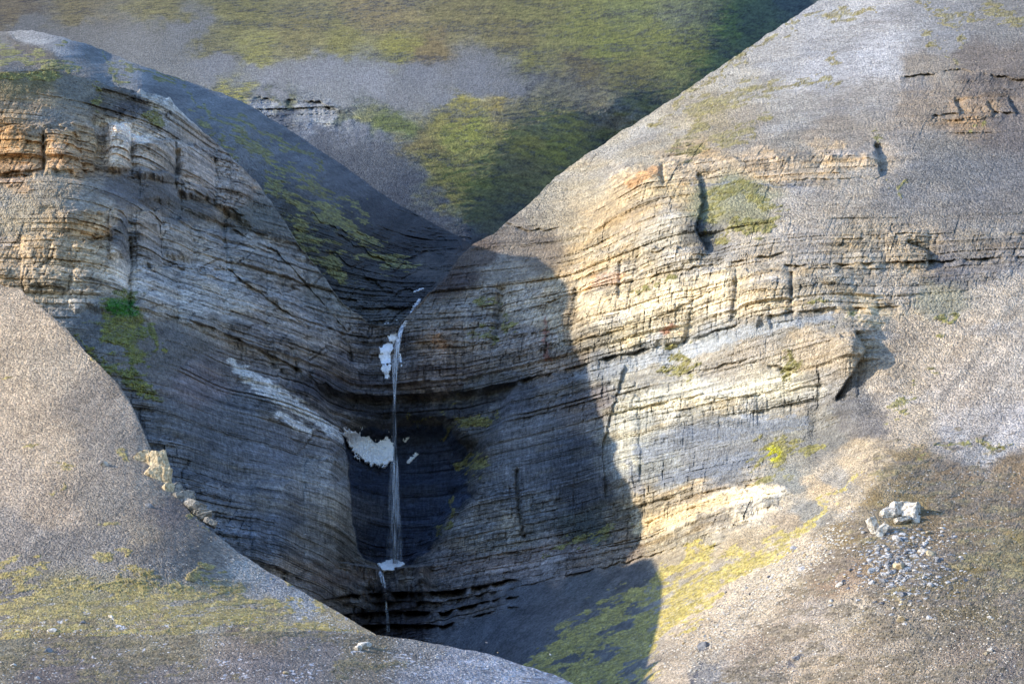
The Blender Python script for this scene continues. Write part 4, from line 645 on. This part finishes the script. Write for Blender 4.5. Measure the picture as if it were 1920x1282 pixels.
for k in range(24):
    stone(LK, random.gauss(880, 110) if k % 2 else random.uniform(100, 1000), random.uniform(1200, 1278), random.uniform(.8, 2.0), 'tiny whitish stone strewn on the near knoll', 'tiny stones on the near knoll') if True else None
# rock outcrop on the crest of the left scree
o = lumps('rock_outcrop', LG, [(268,862,17,15,51,0,-6,10,.9),(282,868,17,22,53,0,5,30,.9),(298,876,17,30,57,0,-4,-20,.9),(305,900,16,24,59,0,7,5,.9),(286,893,16,18,60,0,-9,5,.9),(312,918,11,14,56,0,12,40,.9)], M_tan, 1)
thing(o, 'sunlit pale rock outcrop breaking through the edge of the left scree', 'rock outcrop')
o = lumps('rock_outcrop', LG, [(328,924,18,20,61,0,19,10,1),(344,938,19,17,63,0,-17,30,1),(361,950,19,13,67,0,22,-20,1),(379,965,18,10,69,0,-15,5,1),(394,978,13,7,71,0,25,5,1)], rock_mat('shaded_limestone', (96,94,90), (158,152,142)), 7)  # darker limestone for the ribs, their shade put into its colour
thing(o, 'shaded row of rock ribs descending right of the sunlit outcrop on the left scree', 'rock outcrop')

# ------------------------------------------------------------------ snow, ice and falling water
def snow_mat():
    m = bpy.data.materials.new('old_snow'); m.use_nodes = True; n = m.node_tree.nodes; L = m.node_tree.links; b = n['Principled BSDF']; b.inputs['Roughness'].default_value = .6
    g = n.new('ShaderNodeNewGeometry'); t = n.new('ShaderNodeTexNoise'); t.inputs['Scale'].default_value = 1.1; t.inputs['Detail'].default_value = 6; L.new(g.outputs['Position'], t.inputs['Vector'])
    r = n.new('ShaderNodeValToRGB'); r.color_ramp.elements[0].position = .32; r.color_ramp.elements[1].position = .52; r.color_ramp.elements[0].color = (.74,.77,.80,1); r.color_ramp.elements[1].color = (.93,.93,.93,1)
    L.new(t.outputs[0], r.inputs[0]); L.new(r.outputs[0], b.inputs['Base Color']); bu = n.new('ShaderNodeBump'); bu.inputs['Distance'].default_value = .15; L.new(t.outputs[0], bu.inputs['Height']); L.new(bu.outputs[0], b.inputs['Normal']); return m
M_snow = snow_mat()
def patch(name, P, lift, label, cat, seed, rag=1.0, layer=LM, st=0.8, front=0.0, Y0=None):
    P = np.array(P, float); us = np.arange(P[:,0].min()-4, P[:,0].max()+4, st); vs = np.arange(P[:,1].min()-4, P[:,1].max()+4, st); Ug, Vg = np.meshgrid(us, vs)
    m = inpoly(P, Ug+5*rag*fbm(Ug/5, Vg/5, 3, seed), Vg+5*rag*fbm(Ug/5+3, Vg/5, 3, seed+2), 2.5) + .35*rag*fbm(Ug/3, Vg/4, 3, seed+4)
    Y = layer.at(Ug.ravel(), Vg.ravel()).reshape(Ug.shape)-front
    for _ in range(6): Y = (Y+np.roll(Y, 2, 0)+np.roll(Y, -2, 0)+np.roll(Y, 2, 1)+np.roll(Y, -2, 1))/5
    Y = Y - lift*(np.clip(m, 0, 1.2)-.3) - .3*lift*fbm(Ug/6, Vg/6, 3, seed+5)
    if Y0 is not None: Y = Y0 + 1.1*(P[:,1].max()-Vg)*.3 - lift*(np.clip(m, 0, 1.2)-.3)
    Y = np.minimum(Y, np.median(Y)+6); a, b = ray(Ug, Vg); Pp = np.stack([a*Y, Y, b*Y], -1); Pb = Pp.copy(); Pb[..., 1] += lift*.8+.4
    idx = np.arange(Ug.size).reshape(Ug.shape); on = m > .3; kp = (on[:-1,:-1]&on[1:,1:]&on[:-1,1:]&on[1:,:-1])
    F4 = np.stack([idx[1:,:-1], idx[1:,1:], idx[:-1,1:], idx[:-1,:-1]], -1)[kp]
    # side walls round the rim give the patch its thickness
    ed = {}
    for f in F4:
        for q in range(4):
            e = (f[q], f[(q+1) % 4]); ed[e] = 1
    rim = [e for e in ed if (e[1], e[0]) not in ed]; N = Ug.size
    W4 = np.array([(a_, a_+N, b_+N, b_) for a_, b_ in rim]); AF = np.concatenate([F4, (F4+N)[:, ::-1], W4])
    VV = np.concatenate([Pp.reshape(-1,3), Pb.reshape(-1,3)]); ids, inv = np.unique(AF, return_inverse=True); VV = VV[ids]; c = VV.mean(0)
    o = mesh_obj(name, VV-c, inv.reshape(AF.shape), M_snow, True); o.location = c; return thing(o, label, cat)
patch('snow_patch', [(643,802),(668,812),(692,820),(706,832),(716,824),(728,818),(740,836),(737,864),(718,872),(692,869),(668,854),(652,832)], 2.6, 'wedge shaped white snow patch clinging to the rock left of the waterfall', 'snow patch', 801, 1.5, front=3)
patch('snow_patch', [(706,1057),(720,1052),(734,1047),(748,1050),(759,1056),(748,1066),(736,1070),(716,1069)], 2.5, 'small white snow mound at the foot of the long waterfall', 'snow patch', 805, .4, Y0=float(LM.at(735,1072)[0])-1.5)
patch('ice_sheet', [(711,652),(720,648),(730,640),(738,650),(732,662),(733,690),(729,708),(721,710),(716,690),(712,672)], .8, 'ragged white ice frozen to the cliff just left of the upper fall', 'ice', 809, .8)
patch('ice_sheet', [(727,630),(736,626),(744,622),(746,632),(738,645),(732,640)], .6, 'small white ice patch at the lip above the ragged ice', 'ice', 813, .7)
patch('ice_sheet', [(748,662),(752,664),(755,686),(752,688),(749,676)], .5, 'thin sliver of ice right of the upper fall', 'ice', 817, .3)
patch('snow_patch', [(762,866),(770,856),(782,848),(784,852),(774,862),(768,868)], .8, 'thin scrap of snow on the rock right of the waterfall', 'snow patch', 821, .9)
patch('snow_patch', [(755,824),(764,820),(768,826),(758,829)], .6, 'smallest scrap of snow, above the thin scrap right of the waterfall', 'snow patch', 825, .9)
def water_mat():
    m = bpy.data.materials.new('falling_water'); m.use_nodes = True; n = m.node_tree.nodes; L = m.node_tree.links; b = n['Principled BSDF']; b.inputs['Base Color'].default_value = (.86,.9,.95,1); b.inputs['Roughness'].default_value = .35
    at = n.new('ShaderNodeAttribute'); at.attribute_name = 'dens'; g = n.new('ShaderNodeNewGeometry'); mp = n.new('ShaderNodeMapping'); mp.inputs['Scale'].default_value = (2.2, 2.2, .12); L.new(g.outputs['Position'], mp.inputs[0])
    t = n.new('ShaderNodeTexNoise'); t.inputs['Scale'].default_value = 1.0; t.inputs['Detail'].default_value = 5; L.new(mp.outputs[0], t.inputs['Vector'])
    r = n.new('ShaderNodeMapRange'); r.inputs[1].default_value = .4; r.inputs[2].default_value = .75; L.new(t.outputs[0], r.inputs[0])
    mm = n.new('ShaderNodeMath'); mm.operation = 'MULTIPLY'; mm.use_clamp = True; L.new(r.outputs[0], mm.inputs[0]); L.new(at.outputs['Fac'], mm.inputs[1]); L.new(mm.outputs[0], b.inputs['Alpha']); return m
M_water = water_mat()
def tube(name, path, parent=None, ring=12):
    """path: (u, v, half width px, depth, density)"""
    p = np.array(path, float); n = 60; t = np.linspace(0, 1, n); k = np.linspace(0, 1, len(p)); q = np.stack([np.interp(t, k, p[:, i]) for i in range(5)], 1)
    a = np.linspace(0, 2*math.pi, ring, endpoint=False); V_ = []; D = []
    for (u, v, w, Y, d) in q:
        c = pt(u, v, Y); r = w*Y/F; jr = 1+.25*(RNG.rand()-.5)
        V_ += [(c[0]+math.cos(x)*r*jr, c[1]+math.sin(x)*r*.6, c[2]) for x in a]; D += [d]*ring
    Fc = [(i*ring+j, i*ring+(j+1) % ring, (i+1)*ring+(j+1) % ring, (i+1)*ring+j) for i in range(n-1) for j in range(ring)]
    o = mesh_obj(name, V_, Fc, M_water, True, {'dens': np.array(D)})
    if parent: o.parent = parent
    return o
Yl = float(LM.at(np.full(60, 741.0), np.linspace(622, 736, 60)).min()) - 1.2
wf = bpy.data.objects.new('waterfall', None); S.collection.objects.link(wf); thing(wf, 'long thin white waterfall dropping from the gorge lip to the snow mound below', 'waterfall')
rw = np.random.RandomState(21)
for i in range(26):
    g_ = np.clip(rw.normal()*.40, -.9, .9); d_ = rw.uniform(.3, .75)*(1-.5*abs(g_)); w_ = rw.uniform(.6, 1.25)
    tube('water_strand', [(757+g_*3, 604, w_*1.1, Yl+6, d_), (751+g_*4, 622, w_*1.3, Yl+2, d_), (746+g_*6, 645, w_*1.3, Yl, d_), (742+g_*7, 680, w_, Yl, d_*.9), (740+g_*5, 715, w_*.8, Yl, d_*.6), (740+g_*4, 745, w_*.8, Yl+.3*g_, d_*.22), (740+g_*4, 790, w_, Yl, d_*.12),
        (740+g_*6, 850, w_*1.2, Yl, d_*.14), (740+g_*9, 872, w_*1.5, Yl, d_*.42), (740+g_*12, 920, w_*1.8, Yl, d_*.42), (741+g_*15, 980, w_*2.1, Yl, d_*.27), (741+g_*18, 1030, w_*2.3, Yl, d_*.18), (741+g_*20, 1056, w_*2.4, Yl, d_*.2)], wf, 8)
for P_ in ([(793,541,3),(787,543,3),(782,546,2.5)],[(787,560,2.5),(784,567,3),(777,575,2.2),(774,582,2.2),(770,589,2)],[(767,596,2.4),(762,602,3),(758,610,3),(752,620,3.2),(749,630,3)]):
    tube('water_strand', [(u, v, w*1.25, min(float(LS.at(u, v)[0]), float(LM.at(u, v)[0]) if v > 596 else 1e9)-1.5, 1.3) for u, v, w in P_], wf)
Y2 = float(LM.at(716, 1074)[0])-1.5
wf = bpy.data.objects.new('waterfall', None); S.collection.objects.link(wf); thing(wf, 'short faint lower waterfall over the dark ledges below the snow mound', 'waterfall')
tube('water_strand', [(711,1070,3,Y2+1,1.1),(715,1080,4,Y2-1,1.0),(720,1100,3,Y2-1,.7),(723,1120,2.5,Y2-1,.4),(726,1150,3,Y2-1,.22),(728,1184,3,Y2-1,.2)], wf)
tube('water_strand', [(716,1072,1.5,Y2-2,1),(722,1095,1.6,Y2-2,.9),(725,1140,1.5,Y2-2,.4)], wf)
def creek(lay, P, r, seed, lift=1.2):
    Vs, Fs, k = [], [], 0
    for (u, v, w) in P:
        Y = float(lay.at(u, v)[0])-lift; V_, F_ = rock_geo(seed+k, 2, 6, (1, .8, .5), .12); V_ = V_*w*Y/F + pt(u, v, Y); Vs.append(V_); Fs.append(F_+k); k += len(V_)
    o = mesh_obj('stream', np.concatenate(Vs), np.concatenate(Fs), M_snow, True); o['kind'] = 'structure'; return o
cp = [(792,541,3),(787,543,5),(782,545,3),(778,547,4),(786,562,3),(784,566,4),(780,570,4),(776,575,4),(774,580,3),(771,585,3),(769,590,2.5),(768,596,2),(728,606,2),(722,607,2),(744,600,2)]
cp += [(765-i*1.5, 600+i*1.6, 2.2) for i in range(9)]
creek(LS, cp, 0, 900)

# ------------------------------------------------------------------ rubble: the gravel and small stones nobody could count
def rubble(name, layer, UVR, mat, label, seed):
    r = np.random.RandomState(seed); protos = [rock_geo(300+i, 1, 7, (1, .85, .6), .05, .5, .85) for i in range(8)]
    Vs, Fs, k = [], [], 0
    u, v, rr = np.array(UVR).T; Y = layer.at(u, v); a, b = ray(u, v); P = np.stack([a*Y, Y, b*Y], -1)
    for i in range(len(u)):
        V_, F_ = protos[i % 8]; c_, s_ = math.cos(i*1.7), math.sin(i*1.7); R_ = np.array([[c_, -s_, 0], [s_, c_, 0], [0, 0, 1]])
        V_ = V_@R_.T*(rr[i]*Y[i]/F)+P[i]; Vs.append(V_); Fs.append(F_+k); k += len(V_)
    o = mesh_obj(name, np.concatenate(Vs), np.concatenate(Fs), mat, False); o['kind'] = 'stuff'; o['label'] = label; return o
r_ = np.random.RandomState(5)
def rad(n, a, b): return a+(b-a)*r_.rand(n)**3
n = 3000; t = r_.rand(n); A_ = np.stack([1575-310*t+r_.normal(size=n)*(18+14*t), 990+250*t+r_.normal(size=n)*18+10, rad(n, 1.4, 5.5)], 1)
n = 3800; B_ = np.stack([r_.uniform(1300, 1915, n), r_.uniform(1090, 1280, n), rad(n, 1.1, 4.0)], 1); B_ = B_[B_[:, 0]+B_[:, 1] > 2520]
rubble('rubble', LM, np.concatenate([A_, B_]), M_white, 'white and grey rubble strewn over the lower right slope', 1)
n = 1500; C_ = np.stack([1690+50*r_.normal(size=n), 1055+38*r_.normal(size=n), rad(n, 1.5, 8.5)], 1); C_ = C_[C_[:, 1] > 985]
n = 1500; D_ = np.stack([r_.uniform(1560, 1915, n), r_.uniform(880, 1100, n), rad(n, 1.0, 3.6)], 1)
k_ = r_.rand(len(C_)) < .45
rubble('rubble', LM, C_[k_], M_grey, 'grey rubble lying in the brown heath of the stone field', 12)
rubble('rubble', LM, np.concatenate([C_[~k_], D_]), M_stone, 'grey white rubble lying in the brown heath of the stone field', 2)
n = 3600; E_ = np.stack([np.where(r_.rand(n) < .6, 900+130*r_.normal(size=n), r_.uniform(0, 1060, n)), r_.uniform(1186, 1284, n), rad(n, .9, 3.4)], 1); E_ = E_[(E_[:, 1] > ktop(E_[:, 0])+2) & (E_[:, 0] > 0)]
rubble('rubble', LK, E_, M_stone, 'whitish rubble strewn over the near knoll', 3)
n = 2200; G_ = np.stack([r_.uniform(0, 700, n), 1190-150*r_.rand(n)**1.5, rad(n, .8, 2.6)], 1); G_ = G_[G_[:, 1] > gtop(G_[:, 0])+2]
n = 1500; t = r_.rand(n); H_ = np.stack([440+240*t-20*r_.rand(n), 1040+145*t+25*r_.rand(n), rad(n, .9, 2.8)], 1); H_ = H_[H_[:, 1] > gtop(H_[:, 0])+2]
rubble('rubble', LG, np.concatenate([G_, H_]), M_stone, 'pale rubble along the foot and right rim of the left scree', 4)

M_gravel = rock_mat('scree_stones', (128,118,104), (198,186,168), 2.0)
n = 5200; I_ = np.stack([r_.uniform(0, 640, n), 545+640*r_.rand(n), rad(n, .8, 2.9)], 1); I_ = I_[I_[:, 1] > gtop(I_[:, 0])+3]; I_ = I_[I_[:, 1] < 1185]
rubble('gravel', LG, I_, M_gravel, 'loose gravel of the left scree', 5)
n = 5200; J_ = np.stack([r_.uniform(1250, 1918, n), r_.uniform(20, 900, n), rad(n, .8, 2.6)], 1); f_ = np.interp(J_[:, 0], [1250,1560,1640,1760,1920], [1040,845,760,600,505]); J_ = J_[(J_[:, 1] > f_) | (J_[:, 1] < 270)]; J_ = J_[J_[:, 1] > mtop(J_[:, 0])+4]
rubble('gravel', LM, J_, M_gravel, 'loose gravel of the right hillside and its scree', 6)
